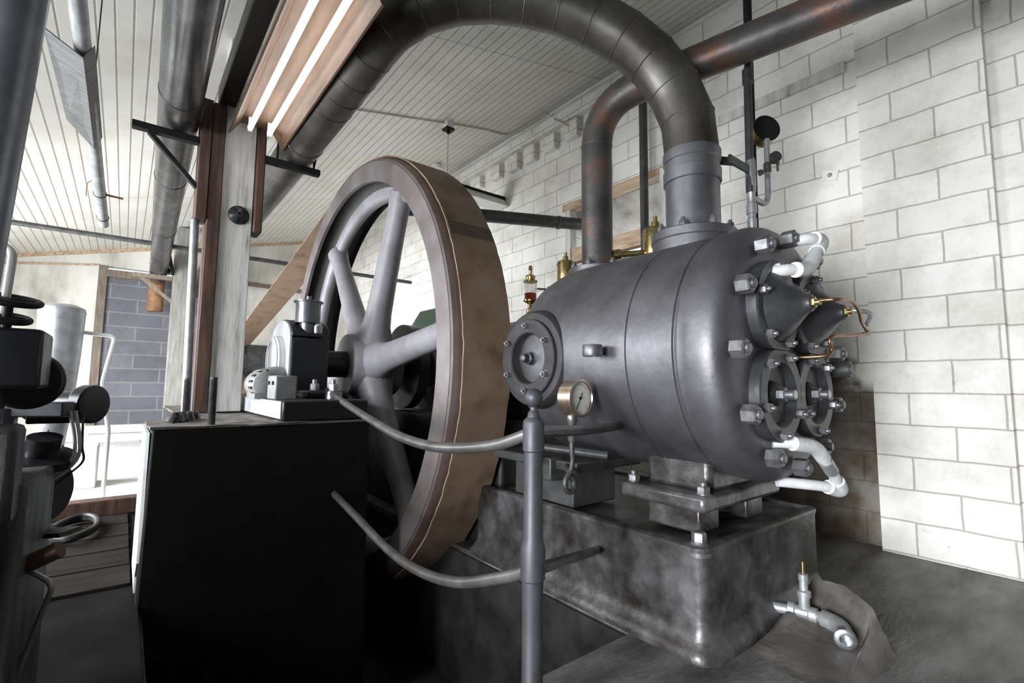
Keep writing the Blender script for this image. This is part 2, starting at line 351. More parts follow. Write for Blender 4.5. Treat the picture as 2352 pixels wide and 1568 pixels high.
# right wall: openings for the recess (y 2.8-4.25) and for the far window (y 8.3-9.5)
T = .55
m = MB()
m.box(XW, XW+T, YB, .42, 0, 5.0).box(XW, XW+T, .42, 2.8, 0, 5.0).box(XW, XW+T, 2.8, 4.25, 0, 1.55).box(XW, XW+T, 2.8, 4.25, 3.39, 5.0)
m.box(XW, XW+T, 4.25, 8.3, 0, 5.0).box(XW, XW+T, 8.3, 9.5, 0, 1.0).box(XW, XW+T, 8.3, 9.5, 3.18, 5.0).box(XW, XW+T, 9.5, YF+.3, 0, 5.0)
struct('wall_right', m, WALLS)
m = MB().box(XW-.105, XW+.02, .42, 1.10, 0, 5.0)
struct('trim_1', m, WALLW)                                       # pilaster of the right wall
m = MB()
m.box(XL-.3, -.5, YF, YF+.3, 0, 5.0).box(1.32, XW+T, YF, YF+.3, 0, 5.0).box(-.5, 1.32, YF, YF+.3, 3.3, 5.0).box(-.5, 1.32, YF-.06, YF+.3, 0, .28)
struct('wall_far', m, PLASTER)
m = MB().box(-.38, 1.2, YF+.04, YF+.25, .28, 3.1)
struct('door_1', m, GREYB)                                       # bricked-up doorway
m = MB().box(-.5, -.37, YF-.03, YF+.2, .28, 3.3).box(1.2, 1.32, YF-.03, YF+.2, .28, 3.3).box(-.37, 1.2, YF-.03, YF+.2, 3.1, 3.24)
struct('trim_2', m, WOODG)                                       # its timber frame
# left wall with window and door openings, back wall
m = MB()
m.box(XL-.3, XL, YB, -.85, 0, 3.0).box(XL-.3, XL, -.85, 1.05, 1.95, 3.0).box(XL-.3, XL, 1.05, 2.2, 0, 3.0).box(XL-.3, XL, 2.2, 4.6, 0, 1.15).box(XL-.3, XL, 2.2, 4.6, 2.45, 3.0).box(XL-.3, XL, 4.6, 5.2, 0, 3.0)  # middle opening made up to go with the added fill lamp
m.box(XL-.3, XL, 5.2, 9.4, 0, .5).box(XL-.3, XL, 5.2, 9.4, 2.7, 3.0).box(XL-.3, XL, 9.4, YF, 0, 3.0)
struct('wall_left', m, PLASTER)
BACKM = mat('back_wall_paint', (.16, .155, .15), (.22, .215, .2), rough=.8)
m = MB().box(XL-.3, XW+T, YB-.3, YB, 0, 5.0)
struct('wall_back', m, BACKM)
m = MB()
for y0, y1 in ((5.2, 6.6), (6.6, 8.0), (8.0, 9.4)):
    m.box(XL-.2, XL-.12, y0, y0+.06, .5, 2.7).box(XL-.2, XL-.12, y1-.06, y1, .5, 2.7).box(XL-.2, XL-.12, y0, y1, .5, .56).box(XL-.2, XL-.12, y0, y1, 2.64, 2.7).box(XL-.19, XL-.13, y0, y1, 1.6, 1.64)
struct('window_3', m, WOODW)
# ceiling: sloping boards
m = MB()
m.prism([(XL-.3, YB-.3, ceil_z(XL-.3)), (XW+T, YB-.3, ceil_z(XW+T)), (XW+T, YB-.3, ceil_z(XW+T)+.1), (XL-.3, YB-.3, ceil_z(XL-.3)+.1)], (0, YF-YB+.6, 0))
struct('ceiling', m, CEIL)
# wooden batten in the right wall and cornice strips
m = MB().box(XW-.03, XW+.03, 1.19, 2.6, 3.555, 3.645)
struct('trim_3', m, WOODW, bevel=.006)
m = MB().bar((XW-.02, 1.5, ceil_z(XW)-.02), (XW-.02, YF, ceil_z(XW)-.02), .04, .05)
struct('trim_4', m, WHITE)
m = MB().bar((XL, YF-.03, ceil_z(XL)-.03), (XW, YF-.03, ceil_z(XW)-.03), .05, .06).bar((XL, YF-.02, 3.02), (-.5, YF-.02, 3.3), .02, .03)
struct('trim_5', m, WOODR)
m = MB().bar((1.32, YF-.05, 3.3), (XW, YF-.05, 3.22), .06, .08)
struct('trim_6', m, WOODG)
# dentil blocks under the eaves
m = MB()
for y in (6.6, 6.18, 5.68, 5.26, 4.9, 4.5, 4.1, 3.7, 3.3, 2.9):
    m.box(XW-.09, XW+.02, y-.11, y+.11, 4.18+random.uniform(-.01, .02), 4.40+random.uniform(-.02, .02))
m.box(XW-.10, XW+.02, 2.7, 7.0, 4.44, 4.60)
struct('trim_7', m, WALLW, bevel=.012)

# recess in the right wall with its timber lining
def wpart(n, mb, mm, par, **k): return build(n, mb, mm, par, **k)
NICHE = mat('niche_boards', (.2, .18, .15), (.42, .4, .36), rough=.7, scale=3, detail=9, c3=(.55, .53, .48), lo=.3, hi=.65)
wn = thing('window_1', 'timber framed recess in the right wall behind the compressor', 'window', (XW, 3.5, 1.55)); wn['kind'] = 'structure'
wpart('back_board', MB().box(XW+.42, XW+.5, 2.8, 4.25, 1.55, 2.62), NICHE, wn)
wpart('soffit', MB().prism([(XW+.1, 2.8, 3.36), (XW+.5, 2.8, 2.95), (XW+.5, 2.8, 3.0), (XW+.1, 2.8, 3.39)], (0, 1.45, 0)), NICHE, wn)
wpart('head', MB().box(XW-.02, XW+.12, 2.74, 4.31, 3.3, 3.39), WOODR, wn, bevel=.006)
wpart('jamb', MB().box(XW-.02, XW+.1, 4.17, 4.26, 1.55, 3.3), WOODW, wn, bevel=.006)
wpart('jamb', MB().box(XW-.04, XW+.1, 2.72, 2.86, 1.55, 3.36), WOODW, wn, bevel=.006)
wpart('cross_beam', MB().box(XW+.0, XW+.1, 2.8, 4.25, 2.62, 2.80), WOODR, wn, bevel=.006)
wpart('lower_beam', MB().box(XW+.05, XW+.16, 2.8, 4.25, 2.44, 2.55), WOODG, wn, bevel=.006)
# far window of the right wall: reveal pillar and bar
m = MB().box(XW+.02, XW+.5, 9.1, 9.5, 1.0, 3.18)
struct('window_2', m, WHITE)
m = MB().box(XW+.1, XW+.18, 8.3, 9.1, 1.0, 1.08).box(XW+.1, XW+.18, 8.3, 8.36, 1.0, 3.18).box(XW+.1, XW+.18, 8.3, 9.1, 2.5, 2.62)
struct('trim_8', m, WHITE)

# plank strip in the floor on the left and step sleepers
m = MB()
for k in range(5): m.box(-1.9, .10, 3.42+.36*k, 3.76+.36*k, .0, .018)
single('floor_boards', m, PLANK, (-.9, 4.2, 0), 'worn brown boards lying on the floor left of the dark foundation block', 'floorboard', bevel=.004)
single('timber_sleeper', MB().box(-2.2, .29, 5.25, 5.42, .0, .13), WOODB, (-1, 5.33, 0), 'dark timber sleeper across the floor in front of the bright strip', 'beam', bevel=.012)

# ================================================================== THE COMPRESSOR
XC, ZC, RC = 2.42, 1.27, .605
base = thing('machine_base', 'oil-stained dark iron plinth under the front of the compressor cylinder', 'machine base', (2.45, 1.8, 0))
BX0, BX1, BY0, BY1 = 1.893, 3.08, 1.11, 2.75
def rrect(x0, x1, y0, y1, r, z, n=6):
    out = []
    for cx, cy, a in ((x1-r, y1-r, 0), (x0+r, y1-r, PI/2), (x0+r, y0+r, PI), (x1-r, y0+r, 1.5*PI)):
        for k in range(n+1): out.append(V((cx+r*math.cos(a+PI/2*k/n), cy+r*math.sin(a+PI/2*k/n), z)))
    return out
def loft(mb, loops):
    R = [[mb.bm.verts.new(p) for p in lp] for lp in loops]
    for a, b in zip(R, R[1:]):
        n = len(a)
        for i in range(n): mb.bm.faces.new((a[i], a[(i+1) % n], b[(i+1) % n], b[i]))
    mb.bm.faces.new(R[0][::-1]); mb.bm.faces.new(R[-1]); return mb
m = MB()
loft(m, [rrect(BX0-g, BX1+g, BY0-g, BY1+g, .045+g, z) for g, z in ((.05, 0), (.05, .025), (.03, .045), (.022, .06), (.004, .085), (0, .12), (0, .405), (.006, .42), (.006, .436), (-.006, .443), (-.035, .443), (-.045, .425))])
build('plinth', m, BASE, base, angle=50)
m = MB().lathe((BX0+.045, BY0+.045, .40), (0, 0, 1), [(.05, 0), (.05, .03), (.03, .05), (0, .05)], 20)
m.hexnut((BX0+.045, BY0+.045, .45), (0, 0, 1), .03, .045, stud=False)
build('anchor_nut', m, NUT, base)
# comp
comp = thing('compressor', 'large horizontal black iron compressor cylinder with bolted valve covers, on oily plinth', 'compressor', (XC, 2.2, .44))
FY = .965
prof = [(0, FY), (.44, FY), (.50, FY+.004), (.54, FY+.012), (.575, FY+.03), (.597, FY+.06), (.607, FY+.1), (.607, FY+.16), (.603, FY+.17), (.603, FY+.2),
        (.599, FY+.215), (.592, FY+.219), (.592, FY+.224), (.6, FY+.228), (.6, FY+.465), (.593, FY+.47), (.593, FY+.474), (.6, FY+.478), (.6, 2.06), (.592, 2.16), (.565, 2.26), (.51, 2.35), (.43, 2.41), (.36, 2.43)]
m = MB().lathe((XC, 0, ZC), (0, 1, 0), [(r, y) for r, y in prof if y >= FY+.2], 96)
m.lathe((XC, 0, ZC), (0, 1, 0), [(.37, 2.40), (.35, 2.5), (.33, 2.55), (.33, 3.35), (0, 3.35)], 64)
body = build('cylinder_body', m, IRON, comp, angle=30)
m = MB().lathe((XC, 0, ZC), (0, 1, 0), [(r, y) for r, y in prof if y <= FY+.201], 96)
head = build('cylinder_head', m, IRON, comp, angle=30)
for k in range(12):
    a = math.radians(1.5+30*k)
    c = (XC+.527*math.cos(a), FY-.004, ZC+.527*math.sin(a))
    m = MB().lathe(c, (0, -1, 0), [(.041, 0), (.041, .052), (.035, .058), (0, .058)], 6, rot=random.uniform(0, 1)).lathe((c[0], c[1]-.055, c[2]), (0, -1, 0), [(.021, 0), (.021, .012), (.016, .016), (0, .016)], 14)
    build('head_nut', m, NUT, comp)
HX, HZ = .192, .192
def clipper(sx, sz):
    # covers are cut flat where they meet their neighbours; local x -> world z, y -> world x
    def f(px, py):
        return (max(px, -HZ+.002) if sz > 0 else min(px, HZ-.002)), py
    return f
for sx in (-1, 1):
    for sz in (1, -1):
        cx, cz = XC+sx*HX, ZC+sz*HZ-.005
        def clip(px, py, sx=sx, sz=sz):
            # frame axis (0,-1,0), ref z : x=z, y = axis x z
            ax = V((0, -1, 0)).cross(V((0, 0, 1))).x
            wx, wz = py*ax, px
            if sx < 0: wx = min(wx, HX-.002)
            else: wx = max(wx, -HX+.002)
            if sz > 0: wz = max(wz, -HZ+.002)
            else: wz = min(wz, HZ-.002)
            return wz, wx*ax
        m = MB()
        Rc = .207
        if sz > 0:
            prof2 = [(Rc, -.005), (Rc, .042), (Rc-.006, .048), (.16, .048), (.156, .042), (.15, .052), (.118, .085), (.082, .122), (.052, .15), (.040, .165), (.036, .178), (.03, .183), (0, .183)]
        else:
            prof2 = [(Rc, -.005), (Rc, .042), (Rc-.006, .048), (.145, .048), (.138, .042), (.125, .012), (.06, .0), (.052, .02), (.035, .034), (0, .034)]
        m.lathe((cx, FY, cz), (0, -1, 0), prof2, 64, ref=(0, 0, 1), clip=clip)
        vc = build('valve_cover', m, COVER, comp, angle=30)
        vc['label'] = ('conical bolted valve cover' if sz > 0 else 'recessed bolted valve cover with centre stud')
        for k in range(5):
            a = math.radians({(-1, 1): 162, (1, 1): 18, (-1, -1): 198, (1, -1): -18}[(sx, sz)] + 66*(k-2))
            o = (cx+.174*math.cos(a), FY-.046, cz+.174*math.sin(a))
            build('cover_nut', MB().hexnut(o, (0, -1, 0), .0215, .027), NUT, vc)
        if sz > 0:
            m = MB().lathe((cx, FY-.18, cz), (0, -1, 0), [(.024, 0), (.024, .012), (0, .012)], 6).lathe((cx, FY-.19, cz), (0, -1, 0), [(.014, 0), (.014, .02), (0, .02)], 16)
            build('brass_union', m, BRASS, vc)
        else:
            m = MB().lathe((cx, FY-.03, cz), (0, -1, 0), [(.032, 0), (.032, .03), (.026, .035), (0, .035)], 6).lathe((cx, FY-.06, cz), (0, -1, 0), [(.022, 0), (.022, .035), (.018, .04), (0, .04)], 20)
            build('centre_stud', m, STEEL, vc)
# inspection cover on the side of the body
sy, szz = 2.11, 1.255
m = MB().lathe((XC-.35, sy, szz), (-1, 0, 0), [(.30, 0), (.295, .12), (.285, .19), (.275, .235), (.262, .255), (.245, .26), (.16, .26), (.16, .12), (0, .12)], 64)
build('side_boss', m, SHADEIRON, comp, angle=30)
m = MB().lathe((XC-.605, sy, szz), (-1, 0, 0), [(.225, 0), (.225, .02), (.22, .026), (.15, .026), (.143, .018), (.135, -.05), (.10, -.10), (.05, -.115), (.045, -.03), (0, -.03)], 56)
sc = build('side_cover', m, SHADEIRON, comp, angle=30)
for k in range(6):
    a = PI/2+k*PI/3
    build('cover_nut', MB().hexnut((XC-.629, sy+.185*math.cos(a), szz+.185*math.sin(a)), (-1, 0, 0), .019, .026), NUT, sc)
m = MB().lathe((XC-.57, sy, szz), (-1, 0, 0), [(.04, 0), (.04, .03), (.034, .032), (.034, .055), (.024, .06), (.024, .095), (.015, .1), (0, .1)], 20)
build('valve_stem', m, COVER, sc)
# lifting boss on the side
m = MB().cyl((XC-.58, 1.575, 1.27), (XC-.66, 1.575, 1.27), .018, 16)
m.lathe((XC-.672, 1.575, 1.242), (0, 0, 1), [(.045, 0), (.048, .006), (.048, .05), (.044, .056), (.03, .056), (.03, 0), (.045, 0)], 28)
build('lifting_lug', m, IRON, comp, angle=40)
# feet
m = MB().box(2.0, 2.75, 1.16, 1.62, .55, .625)
build('foot_plate', m, BASE, comp, bevel=.02)
m = MB().box(2.12, 2.66, 1.2, 1.55, .61, .78)
build('foot', m, BASE, comp, bevel=.03)
for x0_ in (2.06, 2.5): build('foot_chair', MB().box(x0_, x0_+.17, 1.22, 1.5, .442, .56), BASE, comp, bevel=.012)
for x, y in ((2.06, 1.2), (2.06, 1.58), (2.7, 1.2)):
    build('foot_nut', MB().hexnut((x, y, .625), (0, 0, 1), .03, .035), NUT, comp)
# flanges on top
def flange(cx, cy, r, zt, rn, name, nb, lab):
    m = MB().lathe((cx, cy, ZC+.4), (0, 0, 1), [(r*.97, 0), (r*.97, zt-ZC-.4-.055), (r*.985, zt-ZC-.4-.052), (r, zt-ZC-.4-.048), (r, zt-ZC-.4-.006), (r-.008, zt-ZC-.4), (0, zt-ZC-.4)], 56)
    f = build(name, m, IRON, comp, angle=30)
    for k in range(nb):
        a = 2*PI*(k+.35)/nb
        build('flange_nut', MB().hexnut((cx+(r-.035)*math.cos(a), cy+(r-.035)*math.sin(a), zt-.002), (0, 0, 1), .022, .034), NUT, f)
flange(XC+.03, 1.45, .228, 1.952, .15, 'suction_flange', 8, '')
flange(XC+.03, 2.16, .19, 1.885, .09, 'discharge_flange', 6, '')
# small nut cluster behind the discharge pipe
m = MB().hexnut((2.52, 2.02, 1.86), (0, 0, 1), .02, .03).hexnut((2.57, 2.05, 1.85), (.3, 0, 1), .02, .03).cyl((2.5, 2.0, 1.83), (2.58, 2.06, 1.83), .02)
build('grease_nipple', m, DARKP, comp)
# crosshead frame, crank bed
m = MB().box(2.0, 2.95, 2.62, 5.25, 0, .86).box(2.05, 2.9, 2.75, 3.6, .84, 1.2)
build('crank_bed', m, OILY_SHADE, comp, bevel=.03)
m = MB().prism([(2.3, 3.98, .85), (2.3, 4.6, .85), (2.3, 4.48, 1.1), (2.3, 4.1, 1.1)], (.4, 0, 0))
m.lathe((2.3, 4.29, 1.27), (1, 0, 0), [(0, 0), (.22, 0), (.22, .4), (0, .4)], 40)
build('main_bearing', m, BASE, comp, bevel=.012)

# crankshaft
m = MB().cyl((.95, 4.29, 1.27), (2.95, 4.29, 1.27), .115, 40)
m.lathe((2.06, 4.29, 1.27), (1, 0, 0), [(0, 0), (.4, 0), (.4, .1), (0, .1)], 48)
single('crankshaft', m, BLACKG, (2, 4.29, 1.27), 'dark round shaft through the flywheel hub into the bearing', 'shaft', angle=35)

# ================================================================== FLYWHEEL
WX, WY, WZ = 1.535, 4.29, 1.27
fwh = thing('flywheel', 'huge grey spoked flywheel with brown rim beside the compressor', 'flywheel', (1.75, WY, -.55))
Ax = (1, 0, 0)
m = MB().lathe((WX, WY, WZ), Ax, [(1.60, .002), (1.60, .0), (1.764, .0), (1.764, .004), (1.76, .03), (1.60, .03), (1.60, .002)], 160)
rf = build('rim_face', m, RIMF, fwh, angle=30)
m = MB().lathe((WX, WY, WZ), Ax, [(1.765, .003), (1.785, .008), (1.797, .03), (1.808, .055), (1.812, .22), (1.808, .39), (1.80, .43), (1.765, .435), (1.76, .2), (1.765, .003)], 160)
build('rim_tread', m, RIMB, fwh, angle=30)
m = MB().lathe((WX, WY, WZ), Ax, [(1.70, .02), (1.665, .06), (1.655, .1), (1.62, .145), (1.585, .165), (1.52, .175), (1.50, .19), (1.50, .25), (1.52, .265), (1.60, .275), (1.64, .33), (1.65, .40), (1.62, .43), (1.77, .434), (1.77, .02), (1.70, .02)], 160)
build('rim', m, RIMI, fwh, angle=40)
m = MB().lathe((WX, WY, WZ), Ax, [(1.598, .160), (1.52, .170), (1.496, .188), (1.49, .22), (1.496, .255), (1.53, .27)], 160)
build('rim_rib', m, WHEEL, fwh, angle=60)
m = MB().lathe((WX-.01, WY, WZ), Ax, [(.118, 0), (.262, 0), (.272, .012), (.275, .14), (.3, .17), (.34, .2), (.34, .25), (.3, .28), (.275, .31), (.275, .44), (.118, .44)], 72)
build('hub', m, WHEEL, fwh, angle=40)
for k in range(6):
    a = math.radians(22+60*k)                                     # from +z towards -y
    d = V((0, -math.sin(a), math.cos(a))); c = V((WX+.21, WY, WZ))
    m = MB()
    pts, rs = [], []
    for t, r in ((.22, .20), (.30, .165), (.38, .135), (.5, .12), (.8, .108), (1.2, .097), (1.4, .096), (1.46, .10), (1.52, .11), (1.56, .115)):
        pts.append(c+d*t); rs.append(r)
    x, y = V((1, 0, 0)), d.cross(V((1, 0, 0))); rings = []
    for p, r in zip(pts, rs): rings.append([m.bm.verts.new(p+x*r*.92*math.cos(2*PI*j/20)+y*r*math.sin(2*PI*j/20)) for j in range(20)])
    for p, q in zip(rings, rings[1:]):
        for j in range(20): m.bm.faces.new((p[j], p[(j+1) % 20], q[(j+1) % 20], q[j]))
    m.bm.faces.new(rings[0][::-1]); m.bm.faces.new(rings[-1])
    build('spoke', m, WHEEL, fwh, angle=60)

# drive belt: over the wheel, down to a motor pulley beyond
PYc, PZc, PR = 11.1, 1.55, .28
def belt_loop(R1, R2):
    d = V((PYc-WY, PZc-WZ)); L = d.length; base_a = math.atan2(d.y, d.x); al = math.acos((R1-R2)/L)
    pts = []
    n = 120
    a0, a1 = base_a+al, base_a-al+2*PI
    for i in range(n+1):
        t = a0+(a1-a0)*i/n; pts.append((WY+R1*math.cos(t), WZ+R1*math.sin(t)))
    b0, b1 = base_a-al, base_a+al
    for i in range(25):
        t = b0+(b1-b0)*i/24; pts.append((PYc+R2*math.cos(t), PZc+R2*math.sin(t)))
    return pts
m = MB(); Lo, Li = belt_loop(1.825, PR+.012), belt_loop(1.8135, PR+.001)
n = len(Lo); rr = [random.uniform(-.004, .004) for _ in range(n)]
def ring(x, P, k=0): return [m.bm.verts.new((x+(rr[i]*k), p[0], p[1])) for i, p in enumerate(P)]
A0, A1, B0, B1 = ring(1.592, Lo, 1), ring(1.955, Lo, -1), ring(1.592, Li, 1), ring(1.955, Li, -1)
for i in range(n):
    j = (i+1) % n
    m.bm.faces.new((A0[i], A0[j], A1[j], A1[i])); m.bm.faces.new((B0[i], B1[i], B1[j], B0[j]))
    m.bm.faces.new((A0[i], B0[i], B0[j], A0[j])); m.bm.faces.new((A1[i], A1[j], B1[j], B1[i]))
dbelt = single('drive_belt', m, BELT, (1.77, 4.29, -.55), 'wide brown leather belt wrapped round the flywheel and running off behind the column', 'belt', angle=50)
m = MB(); rows = []
for k in range(7):
    t = math.radians(26.6+3.6*k/6)
    rows.append([m.bm.verts.new((x, WY-r*math.cos(t), WZ+r*math.sin(t))) for x, r in ((1.596, 1.8245), (1.596, 1.829), (1.951, 1.829), (1.951, 1.8245))])
for a, b in zip(rows, rows[1:]):
    for i in range(3): m.bm.faces.new((a[i], a[i+1], b[i+1], b[i]))
m.bm.faces.new(rows[0]); m.bm.faces.new(rows[-1][::-1])
o = build('splice', m, mat('belt_splice', (.085, .052, .038), (.13, .085, .062), rough=.6, scale=9), dbelt); o['label'] = 'darker splice across the belt'
mt = thing('drive_motor', 'dark motor with belt pulley far behind the wooden column', 'motor', (1.77, PYc, 0))
build('pulley', MB().lathe((1.56, PYc, PZc), Ax, [(0, 0), (PR, 0), (PR, .42), (0, .42)], 40), DARKP, mt)
build('motor_body', MB().cyl((1.9, PYc, PZc), (2.7, PYc, PZc), .33, 40).box(2.0, 2.6, PYc-.3, PYc+.3, .7, PZc), DARKP, mt)
build('motor_stand', MB().box(1.95, 2.65, PYc-.4, PYc+.4, 0, .72), LUMP, mt)

# ================================================================== FOUNDATION BLOCK, BEARING
m = MB()
blk = [(.125, 3.1), (1.28, 3.1), (1.28, 5.9), (.325, 5.9), (.325, 3.85), (.125, 3.78)]
loft(m, [[V((x+gx*(-1 if x < .5 else 1), y-gy*(1 if y < 4 else -1), z)) for x, y in blk] for gx, gy, z in ((.02, .03, -.88), (.008, .01, .0), (0, 0, .86))])
m.jitter(.004)
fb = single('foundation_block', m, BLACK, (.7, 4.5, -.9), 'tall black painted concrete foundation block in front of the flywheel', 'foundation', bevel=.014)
SIDEM = mat('pale_side', (.4, .41, .42), (.6, .62, .63), rough=.6, scale=4, bump=.15)  # pale slab over the left face of the black block
m = MB()
Zs = [.02, .1, .17, .2, .3, .5, .7, .84]
loft(m, [[V((x, y, z)) for x, y in ((.108, 3.112+random.uniform(-.004, .004)+(.12 if z < .15 else .03 if z < .18 else 0)), (.122, 3.106+(.12 if z < .15 else .03 if z < .18 else 0)), (.122, 3.775), (.108, 3.775))] for z in Zs])
o = build('side_face', m, SIDEM, fb, angle=20); o['label'] = 'pale side face'
m = MB()
gx, gy = 10, 22
xl_ = lambda y: .118 if y < 3.76 else .318
P = [[V((xl_(3.096+2.8*j/gy)+(1.286-xl_(3.096+2.8*j/gy))*i/gx+random.uniform(-.004, .004), 3.096+2.8*j/gy+random.uniform(-.006, .006), .862+random.uniform(0, .014))) for j in range(gy+1)] for i in range(gx+1)]
vs = [[m.bm.verts.new(p) for p in row] for row in P]
for i in range(gx):
    for j in range(gy): m.bm.faces.new((vs[i][j], vs[i+1][j], vs[i+1][j+1], vs[i][j+1]))
low = [[m.bm.verts.new((v.co.x, v.co.y, .855)) for v in row] for row in vs]
edge = [vs[i][0] for i in range(gx+1)]+[vs[gx][j] for j in range(1, gy+1)]+[vs[i][gy] for i in range(gx-1, -1, -1)]+[vs[0][j] for j in range(gy-1, 0, -1)]
el = [low[i][0] for i in range(gx+1)]+[low[gx][j] for j in range(1, gy+1)]+[low[i][gy] for i in range(gx-1, -1, -1)]+[low[0][j] for j in range(gy-1, 0, -1)]
for i in range(len(edge)):
    j = (i+1) % len(edge); m.bm.faces.new((edge[i], edge[j], el[j], el[i]))
loose = [v for v in m.bm.verts if not v.link_faces]
bmesh.ops.delete(m.bm, geom=loose, context='VERTS')
ct = mat('dusty_concrete', (.07, .06, .05), (.22, .2, .18), rough=.8, scale=9, bump=.4)
o = build('mortar_top', m, ct, fb, angle=20); o['label'] = 'crumbling dusty mortar top'
for (x, y, h) in ((.455, 3.22, .26), (.35, 4.0, .26)):
    pass
def stud(x, y, h, lab):
    m = MB(); pr = [(0, 0), (.021, 0)]; z = 0.0
    while z < h-.01:
        pr += [(.021, z+.002), (.018, z+.005)]; z += .009
    pr += [(.019, h), (0, h)]
    m.lathe((x, y, .86), (0, 0, 1), pr, 16)
    single('threaded_stud', m, DARKP, (x, y, .86), lab, 'bolt', 'threaded studs on the foundation block', angle=30)
stud(.40, 3.2, .27, 'black threaded stud at the front of the foundation block top')
stud(.345, 4.02, .27, 'black threaded stud left of the brown column boards, further back on the block')
m = MB(); 
for k in range(5): m.lathe((.235+.03*k, 3.42+.05*k, .87), (random.uniform(-.3, .3), random.uniform(-.3, .3), 1), [(.035, 0), (.03, .03), (.012, .05), (0, .052)], 8)
m.jitter(.008)
single('mortar_rubble', m, RUBBER, (.3, 3.5, .87), 'small dark lump of rubble on the left corner of the foundation block', 'rubble')

brg = thing('shaft_bearing', 'black bearing block carrying the flywheel shaft, pale end face', 'bearing', (1.1, 4.29, .873))
PALE = mat('pale_grey', (.42, .42, .43), (.54, .54, .55), rough=.5, scale=7)  # pale tone for the left-facing sides of the bearing
DKB = mat('bearing_black', (.010, .011, .013), (.018, .019, .022), rough=.4, scale=7)
m = MB().box(.755, 1.285, 3.14, 5.5, .87, .995)
sp = build('sole_plate', m, DKB, brg, bevel=.012)
m = MB().box(.748, .756, 3.16, 5.48, .885, .99)
build('plate_edge', m, PALE, sp)
m = MB().prism([(1.0, 4.0, .99), (1.0, 4.58, .99), (1.0, 4.58, 1.46), (1.0, 4.0, 1.46)], (.29, 0, 0))
build('lower_half', m, DKB, brg, bevel=.015)
m = MB()
pts = [(1.0, WY+.29*math.cos(PI*k/16)*1.02, 1.47+.15*math.sin(PI*k/16)) for k in range(17)]
m.prism(pts, (.29, 0, 0))
cap = build('cap', m, DKB, brg, bevel=.008)
m = MB().prism([(.985, 4.0, 1.02), (.985, 4.58, 1.02), (.985, 4.58, 1.46)]+[(.985, WY+.28*math.cos(PI*k/16), 1.47+.14*math.sin(PI*k/16)) for k in range(17)]+[(.985, 4.0, 1.46)], (.02, 0, 0))
build('end_face', m, PALE, brg, bevel=.004)['label'] = 'pale end face'
m = MB().lathe((.99, WY, 1.28), (-1, 0, 0), [(.205, 0), (.205, .02), (.2, .03), (.2, .05), (.19, .06), (.19, .068), (.15, .072), (.145, .066), (.09, .07), (0, .07)], 56)
build('end_cover', m, PALE, brg, angle=30)
m = MB().lathe((1.13, 4.06, 1.58), (0, 0, 1), [(.095, 0), (.095, .15), (.098, .15), (.098, .165), (.112, .167), (.112, .178), (.02, .182), (.014, .19), (.02, .205), (.018, .22), (0, .222)], 40)
m.cyl((1.13, 4.06, 1.5), (1.13, 4.06, 1.6), .06)
gc = build('grease_cup', m, mat('cup_steel', (.12, .125, .135), (.19, .195, .205), rough=.33, metal=.6, scale=8), brg, angle=35)
for x, y in ((1.2, 4.03), (1.2, 4.5)):
    build('cap_nut', MB().lathe((x, y, 1.5), (0, 0, 1), [(.04, 0), (.04, .06), (0, .06)], 20).hexnut((x, y, 1.55), (0, 0, 1), .032, .045), STEEL, brg)
for x, y in ((1.11, 3.74), (1.17, 3.5), (1.11, 4.85)):
    m = MB().lathe((x, y, .99), (0, 0, 1), [(.065, 0), (.06, .055), (0, .055)], 24).hexnut((x, y, 1.04), (0, 0, 1), .035, .06)
    build('foot_nut', m, STEEL, brg)
m = MB().prism([(1.0, 3.5, .99), (1.29, 3.5, .99), (1.29, 4.05, .99), (1.0, 4.05, .99)], (0, 0, .06))
build('bearing_foot', m, DKB, brg, bevel=.02)

# barring motor on the sole plate
bm_ = thing('barring_motor', 'small grey motor with slotted end bell beside the white column', 'motor', (.78, 3.9, .873))
MG = mat('motor_grey', (.2, .2, .2), (.29, .29, .29), rough=.45, scale=9)
m = MB().lathe((.79, 3.72, 1.09), (0, 1, 0), [(0, 0), (.05, .0), (.088, .02), (.1, .05), (.1, .28), (.085, .33), (0, .34)], 40)
m.box(.71, .87, 3.72, 4.0, .99, 1.03)
mb_ = build('end_bell', m, MG, bm_, angle=35)
m = MB()
for k in range(8):
    a = math.radians(90+k*26)
    o = V((.79+.0995*math.cos(a), 3.80, 1.09+.0995*math.sin(a))); m.obox(o, (math.cos(a), 0, math.sin(a)), (0, 1, 0), (-math.sin(a), 0, math.cos(a)), .003, .045, .009)
build('cooling_slot', m, RUBBER, mb_)
m = MB().box(.77, .905, 3.42, 3.64, .99, 1.15)
bx = build('terminal_box', m, MG, bm_, bevel=.01)
for y, z in ((3.47, 1.1), (3.58, 1.1)): build('screw', MB().lathe((.772, y, z), (-1, 0, 0), [(.013, 0), (.013, .012), (0, .012)], 6), RUBBER, bx)
build('coupling', MB().cyl((.80, 4.03, 1.10), (.97, 4.15, 1.14), .10, 32), MG, bm_)

